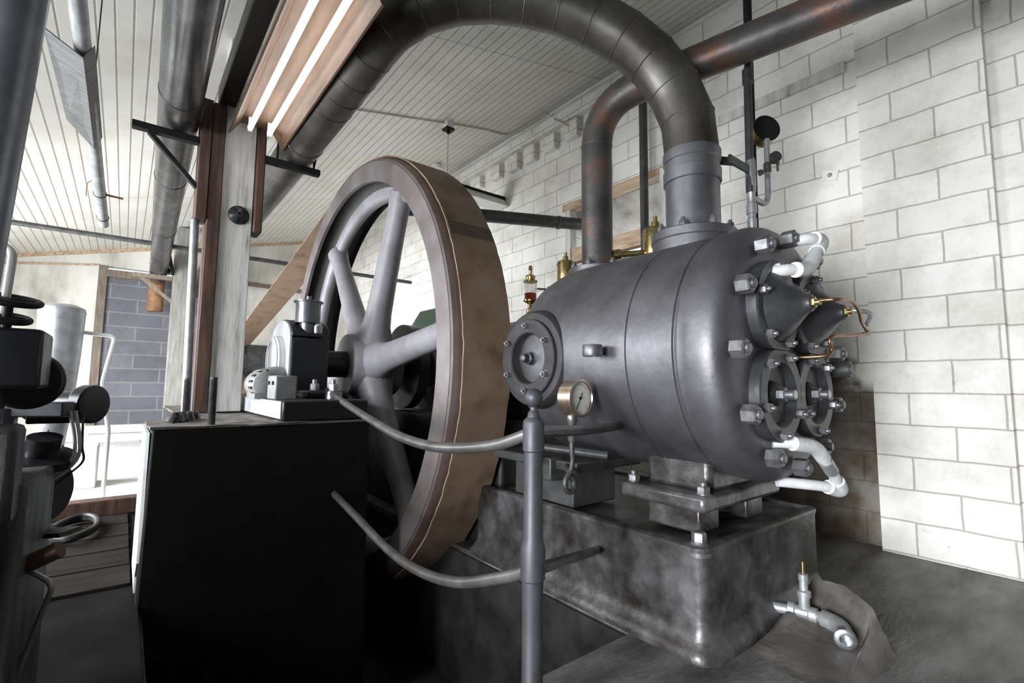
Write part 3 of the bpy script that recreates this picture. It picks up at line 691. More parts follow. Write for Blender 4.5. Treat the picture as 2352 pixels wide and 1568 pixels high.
# ================================================================== COLUMN
colm = thing('timber_column', 'whitewashed timber column with brown boards rising from the foundation block', 'column', (.6, 4.4, .873))
build('post', MB().box(.50, .72, 4.25, 4.5, .88, 3.86), WOODW, colm, bevel=.006)
build('board', MB().box(.41, .495, 4.22, 4.42, .88, 3.25), WOODB, colm, bevel=.005)
build('board', MB().box(.335, .405, 4.2, 4.4, 2.32, 3.25), WOODB, colm, bevel=.005)
build('board', MB().box(.725, .79, 4.22, 4.4, 2.29, 3.3), WOODB, colm, bevel=.012)
build('top_beam', MB().box(.44, .56, -2.98, 4.3, 3.27, 3.43), mat('soot_beam', (.012, .011, .011), (.03, .025, .022), rough=.5), colm, bevel=.008)
m = MB().lathe((.625, 4.25, 2.41), (0, -1, 0), [(.075, 0), (.073, .012), (.06, .02), (.045, .032), (.022, .04), (.02, .046), (.012, .046), (.011, .03), (0, .03)], 32)
for k in range(10):
    a = 2*PI*k/10; m.obox((.625+.05*math.cos(a), 4.222, 2.41+.05*math.sin(a)), (math.cos(a), .45, math.sin(a)), (0, 1, 0), (-math.sin(a), 0, math.cos(a)), .016, .006, .004)
single('bell_push', m, BLACKG, (.625, 4.25, 2.41), 'round black ribbed rosette fixed to the white column', 'rosette', angle=40)
# grey conduit left of the column
single('conduit', MB().cyl((.37, 4.3, .873), (.345, 4.3, 2.32), .028, 20), GALV, (.37, 4.3, .873), 'pale grey vertical conduit beside the brown board of the column', 'pipe')
# duct brackets on the column
def bracket(x0, x1, y, z, brace, lab, par=None):
    t = thing('duct_bracket', lab, 'bracket', (x0, y, z), 'brackets holding the ducts')
    build('arm', MB().box(min(x0, x1), max(x0, x1), y-.03, y+.03, z-.03, z+.022), BLACK, t, bevel=.004)
    if brace: build('brace', MB().bar((x1+.1*(1 if x1 < x0 else -1), y, z-.03), (x0, y, z-.36), .05, .03), BLACK, t)
    return t
b1 = bracket(.79, 1.22, 4.25, 2.92, False, 'black angle bracket right of the column under the large curved duct')
for x in (.88, 1.17):
    build('strap_rod', MB().cyl((x, 4.25, 2.88), (x, 4.25, 3.1), .008, 10), BLACK, b1)
b2 = bracket(.335, -.07, 4.25, 2.92, True, 'black triangular bracket left of the column under the straight duct')

# fluorescent lamp on the column
lamp = thing('fluorescent_lamp', 'twin tube fluorescent lamp in a brown trough leaning from the column top', 'lamp', (.70, 3.3, 3.1))
m = MB()
tr = [(.50, 3.16), (.56, 3.11), (.545, 3.05), (.56, 3.05), (.60, 3.12), (.83, 3.14), (.90, 3.05), (.915, 3.05), (.86, 3.16), (.83, 3.2), (.56, 3.2)]
tr = [(.505, 3.02), (.52, 3.02), (.59, 3.13), (.81, 3.13), (.895, 3.0), (.91, 3.0), (.83, 3.18), (.57, 3.18)]
m.prism([(x, 2.2, z) for x, z in tr], (0, 1.98, 0))
build('trough', m, REFL, lamp, bevel=.003)
for x in (.635, .77):
    tb = build('tube', MB().lathe((x, 2.3, 3.045), (0, 1, 0), [(0, 0), (.016, 0), (.0185, .01), (.0185, 1.74), (.016, 1.75), (0, 1.75)], 20), TUBE, lamp)
    for y in (2.28, 4.05):
        build('lamp_holder', MB().box(x-.014, x+.014, y-.012, y+.012, 3.02, 3.14), WHITE, tb)

# second column, far
c2 = thing('far_column', 'pale timber column further back left of the main column', 'column', (.7, 10.3, 0))
build('post', MB().box(.57, .86, 10.3, 10.55, 0, ceil_z(.7)-.02), mat('aged_post', (.15, .145, .13), (.27, .26, .24), rough=.7, scale=7, stretch=(3, 3, .35)), c2, bevel=.01)
t = thing('duct_bracket', 'small brown bracket on the far column under the duct end', 'bracket', (.57, 10.3, 2.9), 'brackets holding the ducts')
build('arm', MB().box(.0, .57, 10.3, 10.36, 2.875, 2.947), WOODG, t)
build('brace', MB().bar((.12, 10.33, 2.88), (.57, 10.33, 2.5), .05, .05), WOODG, t)
m = MB().bar((.33, 9.9, 3.35), (.5, 10.32, 3.0), .04, .08).bar((.40, 9.7, 3.45), (.56, 10.32, 3.0), .04, .08)
single('steel_strut', m, BLACK, (.5, 10.2, 3.0), 'pair of short black struts beside the far column top', 'strut')

# ================================================================== DUCTS AND PIPES
# big suction duct: riser, gored bend, run along y
gd = thing('suction_duct', 'big dark sheet steel duct arching up from the cylinder and over the flywheel', 'duct', (2.45, 1.45, 1.952))
RX, RY = 2.45, 1.45
pth = [(RX, RY, 2.42), (2.44, 1.462, 2.62), (2.37, 1.53, 2.86), (2.24, 1.635, 3.06), (2.065, 1.765, 3.205), (1.86, 1.915, 3.315), (1.58, 2.123, 3.375), (1.31, 2.33, 3.34), (1.13, 2.53, 3.245), (1.06, 2.78, 3.15), (1.045, 3.1, 3.115), (1.045, 3.6, 3.10)]
sm = smooth_path(pth, 6)
arc = [0]
for a, b in zip(sm, sm[1:]): arc.append(arc[-1]+(b-a).length)
def at_arc(s):
    for i in range(len(arc)-1):
        if arc[i+1] >= s:
            f = (s-arc[i])/(arc[i+1]-arc[i]); return sm[i].lerp(sm[i+1], f)
    return sm[-1]
step = arc[-1]/16; gore = [at_arc(step*k) for k in range(17)]
full = gore+[V((1.04, 4.25, 3.08)), V((1.04, 8, 3.05)), V((1.04, 11.95, 3.0))]
m = MB(); RD = .148
m.tube(full, RD, 40, cap=False)
build('bend', m, DUCT, gd, angle=14)
m = MB().cyl((RX, RY, 1.95), (RX, RY, 2.43), .146, 48)
build('riser', m, RISER, gd, angle=40)
m = MB().lathe((RX, RY, 2.24), (0, 0, 1), [(.148, 0), (.156, .004), (.157, .07), (.15, .075), (.15, .12), (.157, .125), (.157, .18), (.149, .185)], 48)
build('collar', m, RISER, gd, angle=30)
for k in list(range(1, 16)):
    t = (gore[k+1]-gore[k-1]).normalized()
    build('seam', MB().torus(gore[k], t, RD-.0005, .0035, 48, 6), DUCT, gd)
for y in (4.05, 4.9): build('seam', MB().torus((1.04, y, 3.08), (0, 1, 0), RD, .0035, 48, 6), DUCT, gd)
m = MB()
hoop = [(.88, 4.25, 2.94)]+[(1.035+.157*math.cos(PI-PI*k/12), 4.25, 3.09+.157*math.sin(PI*k/12)) for k in range(13)]+[(1.17, 4.25, 2.94)]
m.tube(hoop, .007, 8)
build('hoop', m, BLACK, b1)
# straight exhaust duct left of the column
sd = thing('straight_duct', 'straight grey duct under the ceiling left of the column', 'duct', (.0, -2.98, 3.08))
d0, d1 = V((.005, -2.98, 3.08)), V((.385, 11.3, 3.08))
build('duct_tube', MB().cyl(d0, d1, .131, 40), mat('duct_grey', (.035, .033, .032), (.085, .083, .083), rough=.27, metal=.75, scale=2.2, c3=(.15, .15, .15), lo=.3, hi=.7), sd)
for y in (3.9, 5.6, 7.6, 10.0, 10.5):
    p = d0.lerp(d1, (y+2.98)/14.28); build('seam', MB().torus(p, (0, 1, 0), .131, .0045, 40, 6), DARKP, sd)
m = MB().tube(fillet([(.385, 11.26, 3.08), (.385, 11.55, 3.08), (.385, 11.55, 2.45)], .2), .13, 32)
build('elbow', m, RUSTY, sd)['label'] = 'rust orange elbow'
# rusty discharge pipe
rp = thing('discharge_pipe', 'rusty vertical pipe behind the big duct, bending under the ceiling', 'pipe', (XC+.03, 2.16, 1.885))
q = V((.28, -.96, .0)).normalized(); P1 = V((XC+.03, 2.16, 3.06))
build('pipe', MB().tube(fillet([(XC+.03, 2.16, 1.88), P1, P1+q*5.33+V((0, 0, .24))], .34, 14), .104, 32), RUST, rp, angle=40)
build('seam', MB().torus((XC+.03, 2.16, 2.74), (0, 0, 1), .104, .004, 32, 6), RUST, rp)
# header pipe hanging wire
m = MB().tube([(2.83, .93, 3.14), (2.84, .95, 3.4), (2.85, .97, ceil_z(2.85)-.01)], .004, 6)
single('hanger_wire', m, RUSTY, (2.85, .95, 3.1), 'thin rusty wire holding up the rusty pipe', 'wire')
# grey conduit by the right wall
single('wall_conduit', MB().cyl((4.1, 2.97, 1.4), (4.1, 2.97, ceil_z(4.1)-.01), .043, 20), DARKP, (4.1, 2.97, 1.4), 'dark grey vertical pipe near the wall between rusty pipe and big duct', 'pipe')
# slender pipe with fittings, gauge
PXA, PYA = 2.835, 1.3
gp = thing('gauge_pipe', 'slender grey pipe with brass union beside the big duct', 'pipe', (PXA, PYA, 1.72))
m = MB().tube(fillet([(PXA-.01, PYA, 2.25), (PXA+.01, PYA, 3.12), (4.24, PYA-.03, 4.41)], .16, 8), .023, 18)
build('pipe', m, DARKP, gp, angle=60)
m = MB().lathe((PXA, PYA, 2.02), (0, 0, 1), [(0, 0), (.02, 0), (.026, .03), (.026, .07), (.021, .075), (.021, .1), (.029, .102), (.029, .16), (.024, .165), (.024, .23), (.028, .235), (.028, .26), (.03, .27), (.03, .42), (.026, .43), (.024, .44)], 20)
build('coupling', m, GALV, gp, angle=40)
build('coupling', MB().lathe((PXA+.005, PYA, 2.93), (0, 0, 1), [(.023, 0), (.03, .005), (.03, .09), (.023, .095)], 20), DARKP, gp, angle=40)
build('copper_tail', MB().tube([(PXA, PYA, 2.04), (PXA+.01, PYA, 1.95), (PXA+.04, PYA, 1.66)], .009, 10), COPPER, gp)
m = MB().box(2.585, 2.86, PYA-.008, PYA+.008, 2.36, 2.41)
m.obox((2.60, 1.33, 2.385), (1, -.6, 0), (.6, 1, 0), (0, 0, 1), .05, .005, .025)
build('clamp_arm', m, DARKP, gp, bevel=.003)
build('clamp_bolt', MB().hexnut((2.905, PYA-.02, 2.385), (0, -1, 0), .018, .02), DARKP, gp)
single('vertical_pipe', MB().cyl((3.07, 1.4, 1.0), (3.10, 1.4, 4.42), .026, 18), BLACK, (3.07, 1.4, 1.0), 'black vertical pipe standing behind the rear facing gauge', 'pipe')
def gauge(name, label, c, n, stem):
    n = V(n).normalized(); t = thing(name, label, 'gauge', stem[0])
    m = MB().lathe(V(c)-n*.035, n, [(0, 0), (.08, 0), (.088, .006), (.088, .06), (.092, .062), (.092, .07), (.084, .072), (.08, .066)], 48)
    return t, m
# gauge seen from the back
t, m = gauge('rear_pressure_gauge', 'round gauge seen from its black back on the slender pipe', (3.1, 1.33, 2.735), (.55, .83, -.1), [(3.07, 1.3, 2.22)])
build('case', m, BRASS, t, angle=35)
n = V((.55, .83, -.1)).normalized()
build('back_plate', MB().lathe(V((3.1, 1.33, 2.735))-n*.034, -n, [(.087, -.004), (.087, .004), (0, .004)], 48), BLACK, t)
m = MB().tube(fillet([(PXA+.02, PYA, 2.225), (3.06, PYA, 2.22), (3.07, PYA, 2.66)], .1, 8), .017, 16)
build('siphon', m, GALV, t, angle=60)
m = MB().lathe((3.065, PYA, 2.44), (0, 0, 1), [(.017, 0), (.022, .003), (.022, .06), (.017, .065)], 18).lathe((3.105, PYA-.03, 2.54), (-.5, -.85, .1), [(0, -.02), (.034, -.02), (.036, .0), (.034, .02), (0, .022)], 28)
m.obox((3.15, PYA-.02, 2.53), (1, 0, 0), (0, 1, 0), (0, 0, 1), .03, .007, .009).obox((3.165, PYA-.02, 2.51), (1, 0, 0), (0, 1, 0), (0, 0, 1), .006, .006, .035)
build('cock', m, DARKP, t, angle=40)

# front gauge on its siphon
t, m = gauge('pressure_gauge', 'brass pressure gauge with cream dial beside the railing post', (1.715, 1.652, 1.042), (.08, -1, .02), [(1.715, 1.68, .57)])
gc_ = V((1.715, 1.652, 1.042)); gn = V((.08, -1, .02)).normalized()
m = MB().lathe(gc_-gn*.05, gn, [(0, 0), (.078, 0), (.086, .006), (.086, .075), (.090, .077), (.09, .086), (.082, .088), (.079, .08)], 48)
build('case', m, mat('gauge_case', (.3, .2, .13), (.5, .42, .34), rough=.3, metal=.9, scale=9), t, angle=35)
build('dial', MB().lathe(gc_+gn*.024, gn, [(.081, 0), (0, 0)], 48), CREAM, t)
gx_, gy_, _ = frame(gn)
m = MB()
for k in range(25):
    a = math.radians(-135+270*k/24); d = gx_*math.cos(a)+gy_*math.sin(a)
    L_ = .012 if k % 4 == 0 else .006
    m.obox(gc_+gn*.0246+d*(.066), d, d.cross(gn), gn, L_/2, .0008, .0004)
build('scale_mark', m, BLACK, t)
a = math.radians(150); d = gx_*math.cos(a)+gy_*math.sin(a)
m = MB().obox(gc_+gn*.027+d*.015, d, d.cross(gn), gn, .045, .0016, .0006).lathe(gc_+gn*.025, gn, [(.007, 0), (.007, .004), (0, .004)], 16)
build('needle', m, BLACK, t)
sip = [(1.715, 1.68, .96), (1.715, 1.68, .80), (1.72, 1.68, .74), (1.705, 1.68, .69), (1.675, 1.68, .66), (1.67, 1.68, .625), (1.695, 1.68, .595), (1.725, 1.68, .605), (1.738, 1.69, .635), (1.73, 1.70, .67), (1.76, 1.76, .69), (1.85, 1.85, .69), (1.92, 1.92, .69)]
build('siphon', MB().tube(smooth_path(sip, 5), .013, 12), DARKP, t, angle=60)
m = MB().lathe((1.715, 1.68, .83), (0, 0, 1), [(.013, 0), (.02, .01), (.018, .09), (.024, .1), (.024, .13), (.016, .14)], 16)
build('nut_union', m, RAILM, t, angle=40)
# cock and linkage under the cylinder
lk = thing('drain_linkage', 'dark lever linkage with pale elbow under the cylinder beside the post', 'linkage', (1.9, 2.1, .443))
build('elbow', MB().tube(fillet([(1.73, 2.0, .80), (1.73, 2.0, .73), (1.66, 1.93, .72)], .04), .022, 14), WHITEP, lk)
build('rod', MB().cyl((1.73, 2.05, .78), (2.0, 1.7, .74), .022, 14).cyl((1.72, 1.98, .79), (1.72, 1.98, .87), .01, 10), DARKP, lk)
build('bar', MB().box(1.82, 2.35, 1.75, 2.45, .66, .71).box(1.78, 1.9, 1.9, 2.1, .6, .72).box(1.95, 2.3, 1.9, 2.4, .44, .68), DARKP, lk, bevel=.008)

# ------------------------------------------------------------------ lubricators
def oiler(loc, s, lab, side):
    t = thing('brass_lubricator', lab, 'lubricator', loc, 'brass lubricators on the cylinder')
    x, y, z = loc
    m = MB().lathe(loc, (0, 0, 1), [(0, 0), (.018*s, 0), (.018*s, .05*s), (.024*s, .055*s), (.024*s, .075*s), (.014*s, .085*s), (.014*s, .1*s), (0, .1*s)], 20)
    m.lathe((x-.0*s, y, z+.045*s), (-.8, -.6, 0), [(0, -.03*s), (.024*s, -.03*s), (.026*s, .03*s), (.018*s, .034*s), (.016*s, .02*s), (0, .02*s)], 20)
    build('cock', m, COPPER if side else BRASS, t, angle=40)
    m = MB().lathe((x, y, z+.09*s), (0, 0, 1), [(0, 0), (.036*s, 0), (.053*s, .01*s), (.055*s, .016*s), (.055*s, .15*s), (.05*s, .158*s), (.02*s, .163*s), (.018*s, .19*s), (.01*s, .195*s), (.01*s, .215*s), (0, .215*s)], 32)
    build('cup', m, BRASS, t, angle=35)
    m = MB().cyl((x-.05*s, y+.03*s, z+.225*s), (x+.05*s, y-.03*s, z+.235*s), .006*s, 10).torus((x, y, z+.235*s), (.5, -.8, 0), .013*s, .006*s, 20, 8)
    build('wing_key', m, BRASS, t)
    return t
oiler((2.385, 2.395, 1.70), 1.1, 'brass lubricator left of the rusty vertical pipe, on the cylinder shoulder', True)
o2 = oiler((2.735, 1.895, 1.785), 1.5, 'brass lubricator between the rusty pipe and the big duct flange', False)
m = MB().cyl((2.705, 1.925, 2.0), (2.52, 2.08, 1.98), .02, 14).lathe((2.56, 2.05, 1.99), (-.75, .65, -.2), [(0, 0), (.034, 0), (.034, .05), (0, .05)], 6).cyl((2.53, 2.08, 1.98), (2.44, 2.16, 1.95), .011, 10)
build('side_union', m, BRASS, o2)
gl = thing('glass_lubricator', 'glass drip lubricator with red oil behind the flywheel rim', 'lubricator', (2.32, 2.70, 1.60))
x, y, z = 2.32, 2.70, 1.60
build('stem', MB().lathe((x, y, z-.03), (0, 0, 1), [(0, 0), (.02, 0), (.02, .05), (.028, .06), (.028, .09), (.018, .1), (.018, .13), (.03, .14), (.05, .15), (.052, .16), (0, .16)], 20), BRASS, gl, angle=40)
build('glass', MB().lathe((x, y, z+.13), (0, 0, 1), [(.047, 0), (.047, .135), (.043, .135), (.043, .0)], 32), GLASS, gl)
build('oil', MB().lathe((x, y, z+.131), (0, 0, 1), [(0, 0), (.042, 0), (.042, .05), (0, .05)], 24), RED, gl)
build('lid', MB().lathe((x, y, z+.265), (0, 0, 1), [(0, 0), (.053, 0), (.053, .012), (.03, .018), (.038, .04), (.036, .05), (.012, .055), (.012, .09), (.016, .095), (.012, .125), (0, .127)], 28), BRASS, gl, angle=40)
build('tap', MB().cyl((x+.05, y-.02, z+.22), (x+.17, y-.08, z+.22), .007, 10).torus((x+.13, y-.06, z+.22), (1, 0, 0), .018, .005, 20, 8), DARKP, gl)

# ------------------------------------------------------------------ water pipes and capillaries
m = MB().tube(fillet([(2.40, FY+.02, 1.775), (2.42, .84, 1.765), (2.575, .83, 1.785), (2.40, .82, 1.66), (2.26, .86, 1.625), (2.26, FY+.02, 1.62)], .05, 8), .026, 18)
wp = thing('water_pipe', 'white lagged pipe loop at the top of the cylinder head', 'pipe', (2.42, .9, 1.62), 'white water pipes on the cylinder head')
build('pipe', MB().tube(fillet([(2.43, FY+.02, 1.79), (2.43, .86, 1.79), (2.56, .85, 1.80), (2.34, .84, 1.625), (2.21, .875, 1.61), (2.19, FY, 1.61)], .05, 8), .026, 18), WHITEP, wp, angle=60)
build('elbow', MB().tube(fillet([(2.47, .853, 1.793), (2.56, .85, 1.80), (2.48, .847, 1.735)], .045, 8), .034, 18), WHITEP, wp, angle=60)
build('elbow', MB().tube(fillet([(2.43, .843, 1.695), (2.34, .84, 1.625), (2.24, .85, 1.61)], .06, 8), .034, 18), WHITEP, wp, angle=60)
wp = thing('water_pipe', 'white lagged pipe bend at the bottom of the cylinder head', 'pipe', (2.5, .9, .62), 'white water pipes on the cylinder head')
build('pipe', MB().tube(fillet([(2.22, FY, .865), (2.28, .88, .865), (2.42, .86, .84), (2.60, .86, .70), (2.72, .87, .61), (2.6, .9, .645), (2.45, 1.05, .66)], .06, 8), .024, 18), WHITEP, wp, angle=60)
build('elbow', MB().tube(fillet([(2.26, .9, .865), (2.40, .862, .845), (2.48, .86, .79)], .06, 8), .032, 18), WHITEP, wp, angle=60)
build('sleeve', MB().cyl((2.50, .86, .775), (2.57, .86, .722), .03, 18), GALV, wp)
build('elbow', MB().tube(fillet([(2.64, .864, .67), (2.72, .87, .61), (2.62, .895, .64)], .05, 8), .033, 18), WHITEP, wp, angle=60)
TIPW, TIPE = (XC-HX, FY-.205, ZC+HZ), (XC+HX, FY-.205, ZC+HZ)
m = MB().tube(smooth_path([TIPW, (TIPW[0]+.02, .70, 1.462), (2.38, .69, 1.468), (2.5, .70, 1.44), (2.6, .72, 1.405), (2.72, .74, 1.385), (2.735, .74, 1.365), (2.6, .77, 1.345), (2.47, .79, 1.335), (2.44, .80, 1.31), (2.46, .80, 1.27), (2.43, .82, 1.245), (2.40, .95, 1.24)], 6), .0075, 10)
single('capillary_tube', m, COPPER, (2.5, .75, 1.3), 'bent copper tube from the left conical cover looping out to the right', 'tube', angle=60)
m = MB().tube(smooth_path([TIPE, (TIPE[0]+.01, .72, 1.455), (2.66, .70, 1.44), (2.72, .735, 1.40)], 6), .0095, 10)
single('short_capillary_tube', m, GALV, (2.6, .75, 1.4), 'short grey tube from the right conical cover', 'tube', angle=60)
# lug fittings on the right edge of the head
m = MB().cyl((XC+.50, FY+.02, 1.20), (XC+.50, FY-.1, 1.20), .04, 20).cyl((XC+.5, FY-.1, 1.2), (XC+.5, FY-.105, 1.2), .026, 20)
build('plug', m, DARKP, comp)

# ------------------------------------------------------------------ drain valve and lump
dv = thing('drain_valve', 'galvanised drain pipe with upright tee and open elbow at the foot of the plinth', 'valve', (2.42, .95, 0))
pA, pB, pC, pD = V((2.49, 1.13, .06)), V((2.52, .94, .08)), V((2.49, .825, .08)), V((2.35, .76, .07))
build('pipe', MB().tube(fillet([pA, pB, pC], .05), .023, 18), GALV, dv, angle=60)
build('tee', MB().lathe(pA.lerp(pB, .75), pC-pB+V((.05, 0, 0)), [(.024, -.06), (.033, -.055), (.033, -.03), (.028, -.025), (.028, .025), (.033, .03), (.033, .06), (.026, .065)], 18).lathe(pA.lerp(pB, .8)+V((0, 0, .02)), (0, 0, 1), [(.024, 0), (.024, .05), (.03, .052), (.03, .075), (.018, .08), (.018, .12), (.021, .122), (.021, .15), (.012, .152), (0, .152)], 18), GALV, dv, angle=40)
build('spindle', MB().cyl(pA.lerp(pB, .8)+V((0, 0, .165)), pA.lerp(pB, .8)+V((0, 0, .225)), .0085, 12), BRASS, dv)
build('elbow', MB().tube(fillet([pB.lerp(pC, .35), pC, pD.lerp(pC, .5)], .06, 8), .036, 20), GALV, dv, angle=60)
e = (pD-pC).normalized(); eo = pD.lerp(pC, .45)
build('open_end', MB().lathe(eo, e, [(.036, 0), (.042, .004), (.042, .03), (.036, .034), (.022, .034), (.02, .0), (0, .0)], 20), STEEL, dv, angle=40)
m = MB()
loft(m, [[V(p) for p in q] for q in (
    [(2.06, .66, 0), (2.58, .66, 0), (2.74, .86, 0), (2.74, 1.06, 0), (2.1, 1.06, 0)],
    [(2.16, .72, .015), (2.56, .69, .09), (2.70, .87, .10), (2.68, 1.04, .10), (2.2, 1.04, .015)],
    [(2.48, .745, .03), (2.54, .72, .175), (2.66, .86, .20), (2.64, .98, .20), (2.58, .98, .06)])])
bmesh.ops.subdivide_edges(m.bm, edges=m.bm.edges, cuts=3, use_grid_fill=True); m.jitter(.005)
single('concrete_lump', m, LUMP, (2.35, .85, 0), 'oily sloping lump of concrete under the drain elbow', 'concrete', bevel=.01)

# ================================================================== RAILING
rl = thing('railing', 'grey railing post with ball top and two sagging tube rails', 'railing', (1.084, 1.24, 0))
px, py = 1.084, 1.24
pp = [(0, 0), (.075, 0), (.075, .02), (.045, .03), (.034, .05), (.0345, .44), (.036, .47), (.041, .475), (.041, .57), (.037, .585), (.0325, .6), (.031, .88), (.036, .885), (.036, .975), (.033, .985), (.022, .995), (.019, 1.01), (.013, 1.018), (.013, 1.028), (.021, 1.033)]
for k in range(11):
    a = -PI/2+.5+(PI-.5)*k/10; pp.append((.031*math.cos(a), 1.06+.031*math.sin(a)))
build('post', MB().lathe((px, py, 0), (0, 0, 1), [(max(r, 0), h) for r, h in pp[:-1]]+[(0, 1.091)], 40), POSTM, rl, angle=35)
build('rail', MB().tube(smooth_path([(px, py, .945), (1.04, 1.42, .885), (.985, 1.69, .855), (1.0, 2.05, .862), (1.042, 2.45, .90), (1.10, 3.05, .975), (1.171, 3.62, 1.05)], 6), .0205, 18), RAILM, rl, angle=60)
build('rail', MB().tube(smooth_path([(px, py, .50), (1.055, 1.38, .44), (1.025, 1.6, .365), (1.03, 1.9, .315), (1.045, 2.25, .31), (1.06, 2.7, .365), (1.07, 3.12, .42)], 6), .0205, 18), RAILM, rl, angle=60)
build('rail', MB().tube(fillet([(px, py, .945), (1.5, 1.402, .918), (1.93, 1.57, .905)], .05), .0205, 18), RAILM, rl, angle=60)
build('rail', MB().tube([(px, py, .50), (1.9, 1.68, .29)], .0205, 18), RAILM, rl)

# ================================================================== CEILING CABLE, PENDANT, WALL LAMP, WALL THINGS
cb = [(.55, 5.14), (.887, 5.141), (1.084, 5.135), (1.916, 5.128), (2.5, 5.15), (2.974, 5.164), (3.105, 5.168), (3.6, 5.2), (3.774, 5.232), (4.034, 5.273), (4.16, 5.132), (4.17, 4.7), (4.2, 4.56)]
pts = [(x, y, ceil_z(x)-.012) for x, y in cb]+[(4.235, 4.5, 4.66), (4.13, 4.35, 4.52), (4.13, 4.21, 4.41), (4.22, 3.95, 4.2), (4.22, 3.6, 3.95)]
single('ceiling_cable', MB().tube(smooth_path(pts, 4), .009, 8), CABLE, (3, 5.15, 4.3), 'cream cable clipped across the ceiling and down the right wall', 'cable', angle=60)
pl = thing('pendant_lamp', 'lamp cord with square ceiling box hanging over the flywheel', 'lamp', (3.03, 5.15, 3.5))
cz = ceil_z(3.03)
build('ceiling_box', MB().box(2.98, 3.08, 5.1, 5.2, cz-.09, cz+.01), WHITE, pl, bevel=.008)
build('box_cover', MB().prism([(2.97, 5.09, cz-.09), (3.09, 5.09, cz-.09), (3.09, 5.21, cz-.09), (2.97, 5.21, cz-.09)], (0, 0, -.025)).cyl((3.03, 5.15, cz-.16), (3.03, 5.15, cz-.11), .018), BLACK, pl, bevel=.004)
build('cord', MB().cyl((3.03, 5.15, 3.72), (3.03, 5.15, cz-.12), .006, 8), CABLE, pl)
build('socket', MB().lathe((3.03, 5.15, 3.60), (0, 0, 1), [(0, 0), (.035, 0), (.035, .07), (.02, .12), (.012, .15), (0, .15)], 20), BLACK, pl)
build('bulb', MB().lathe((3.03, 5.15, 3.48), (0, 0, 1), [(0, 0), (.03, .01), (.04, .05), (.025, .1), (.02, .125), (0, .125)], 20), WHITE, pl)
m = MB().lathe((3.70, 6.6, ceil_z(3.7)-.12), (0, 0, 1), [(0, 0), (.06, .01), (.09, .04), (.09, .1), (.05, .12), (.05, .16), (0, .16)], 28)
single('ceiling_dome', m, WHITE, (3.7, 6.6, 4.5), 'small white dome lamp on the ceiling just above the flywheel rim', 'lamp')
wl = thing('wall_lamp', 'white fluorescent batten lamp sticking out from the right wall behind the flywheel', 'lamp', (3.8, 5.56, 3.72))
build('cover', MB().box(3.35, 4.22, 5.5, 5.62, 3.83, 3.86), BLACK, wl)
build('reflector', MB().prism([(3.38, 5.42, 3.70), (3.38, 5.70, 3.70), (3.38, 5.6, 3.83), (3.38, 5.52, 3.83)], (.84, 0, 0)), WHITE, wl, bevel=.004)
build('tube', MB().cyl((3.38, 5.5, 3.74), (4.16, 5.5, 3.74), .018, 16), CABLE, wl)
build('arm', MB().box(4.1, 4.26, 5.53, 5.59, 3.82, 3.88), BLACK, wl)
ap = thing('anchor_plate', 'small white diamond anchor plate bolted to the right wall', 'plate', (4.245, 1.33, 2.77))
build('plate', MB().obox((4.243, 1.33, 2.77), (1, 0, 0), (0, 1, .25), (0, -.25, 1), .008, .055, .042), WHITE, ap, bevel=.003)
build('bolt', MB().hexnut((4.236, 1.33, 2.77), (-1, 0, 0), .016, .012), GALV, ap)
# black pipe from the recess to behind the wheel
bp = thing('black_pipe', 'black pipe running from the wall recess behind the rusty pipe to the flywheel', 'pipe', (3.1, 4.26, 2.95))
build('pipe', MB().cyl((2.05, 4.49, 2.885), (4.5, 3.92, 3.08), .07, 24), DARKP, bp)
build('sleeve', MB().lathe((3.9, 4.06, 3.03), (.97, -.225, .077), [(.07, 0), (.078, .004), (.078, .03), (.07, .034)], 24), DARKP, bp)
# conduit along the far wall
fc = thing('far_conduit', 'long thin grey pipe spanning the room under the far ceiling', 'pipe', (1, 8.5, 3.07))
build('pipe', MB().cyl((-2.3, 8.5, 3.06), (XW, 8.5, 3.07), .034, 14), DARKP, fc)
m = MB().tube(fillet([(3.15, 9.9, 3.1), (3.15, 9.8, 3.5), (3.05, 9.8, 3.5), (3.05, 9.8, 4.1)], .06), .012, 8)
single('bent_rod', m, BLACK, (3.1, 9.8, 3.1), 'thin bent black rod hanging behind the flywheel spokes', 'rod')
# green machine glimpsed behind the wheel
gm = thing('green_machine', 'dark green machine glimpsed between the flywheel spokes', 'machine', (3.7, 6.6, 0))
build('housing', MB().prism([(3.3, 6.2, 0), (3.9, 6.2, 0), (3.9, 6.2, 2.2), (3.72, 6.2, 2.3), (3.3, 6.2, 1.6)], (0, .9, 0)), GREENP, gm, bevel=.03)
build('pipe', MB().tube(fillet([(3.6, 6.15, 1.9), (3.65, 6.15, 2.2), (4.0, 6.15, 2.35)], .15), .06, 16), GALV, gm)
build('oil_cup', MB().lathe((3.45, 6.18, 1.75), (0, 0, 1), [(0, 0), (.04, 0), (.05, .05), (.05, .12), (0, .14)], 16), BRASS, gm)

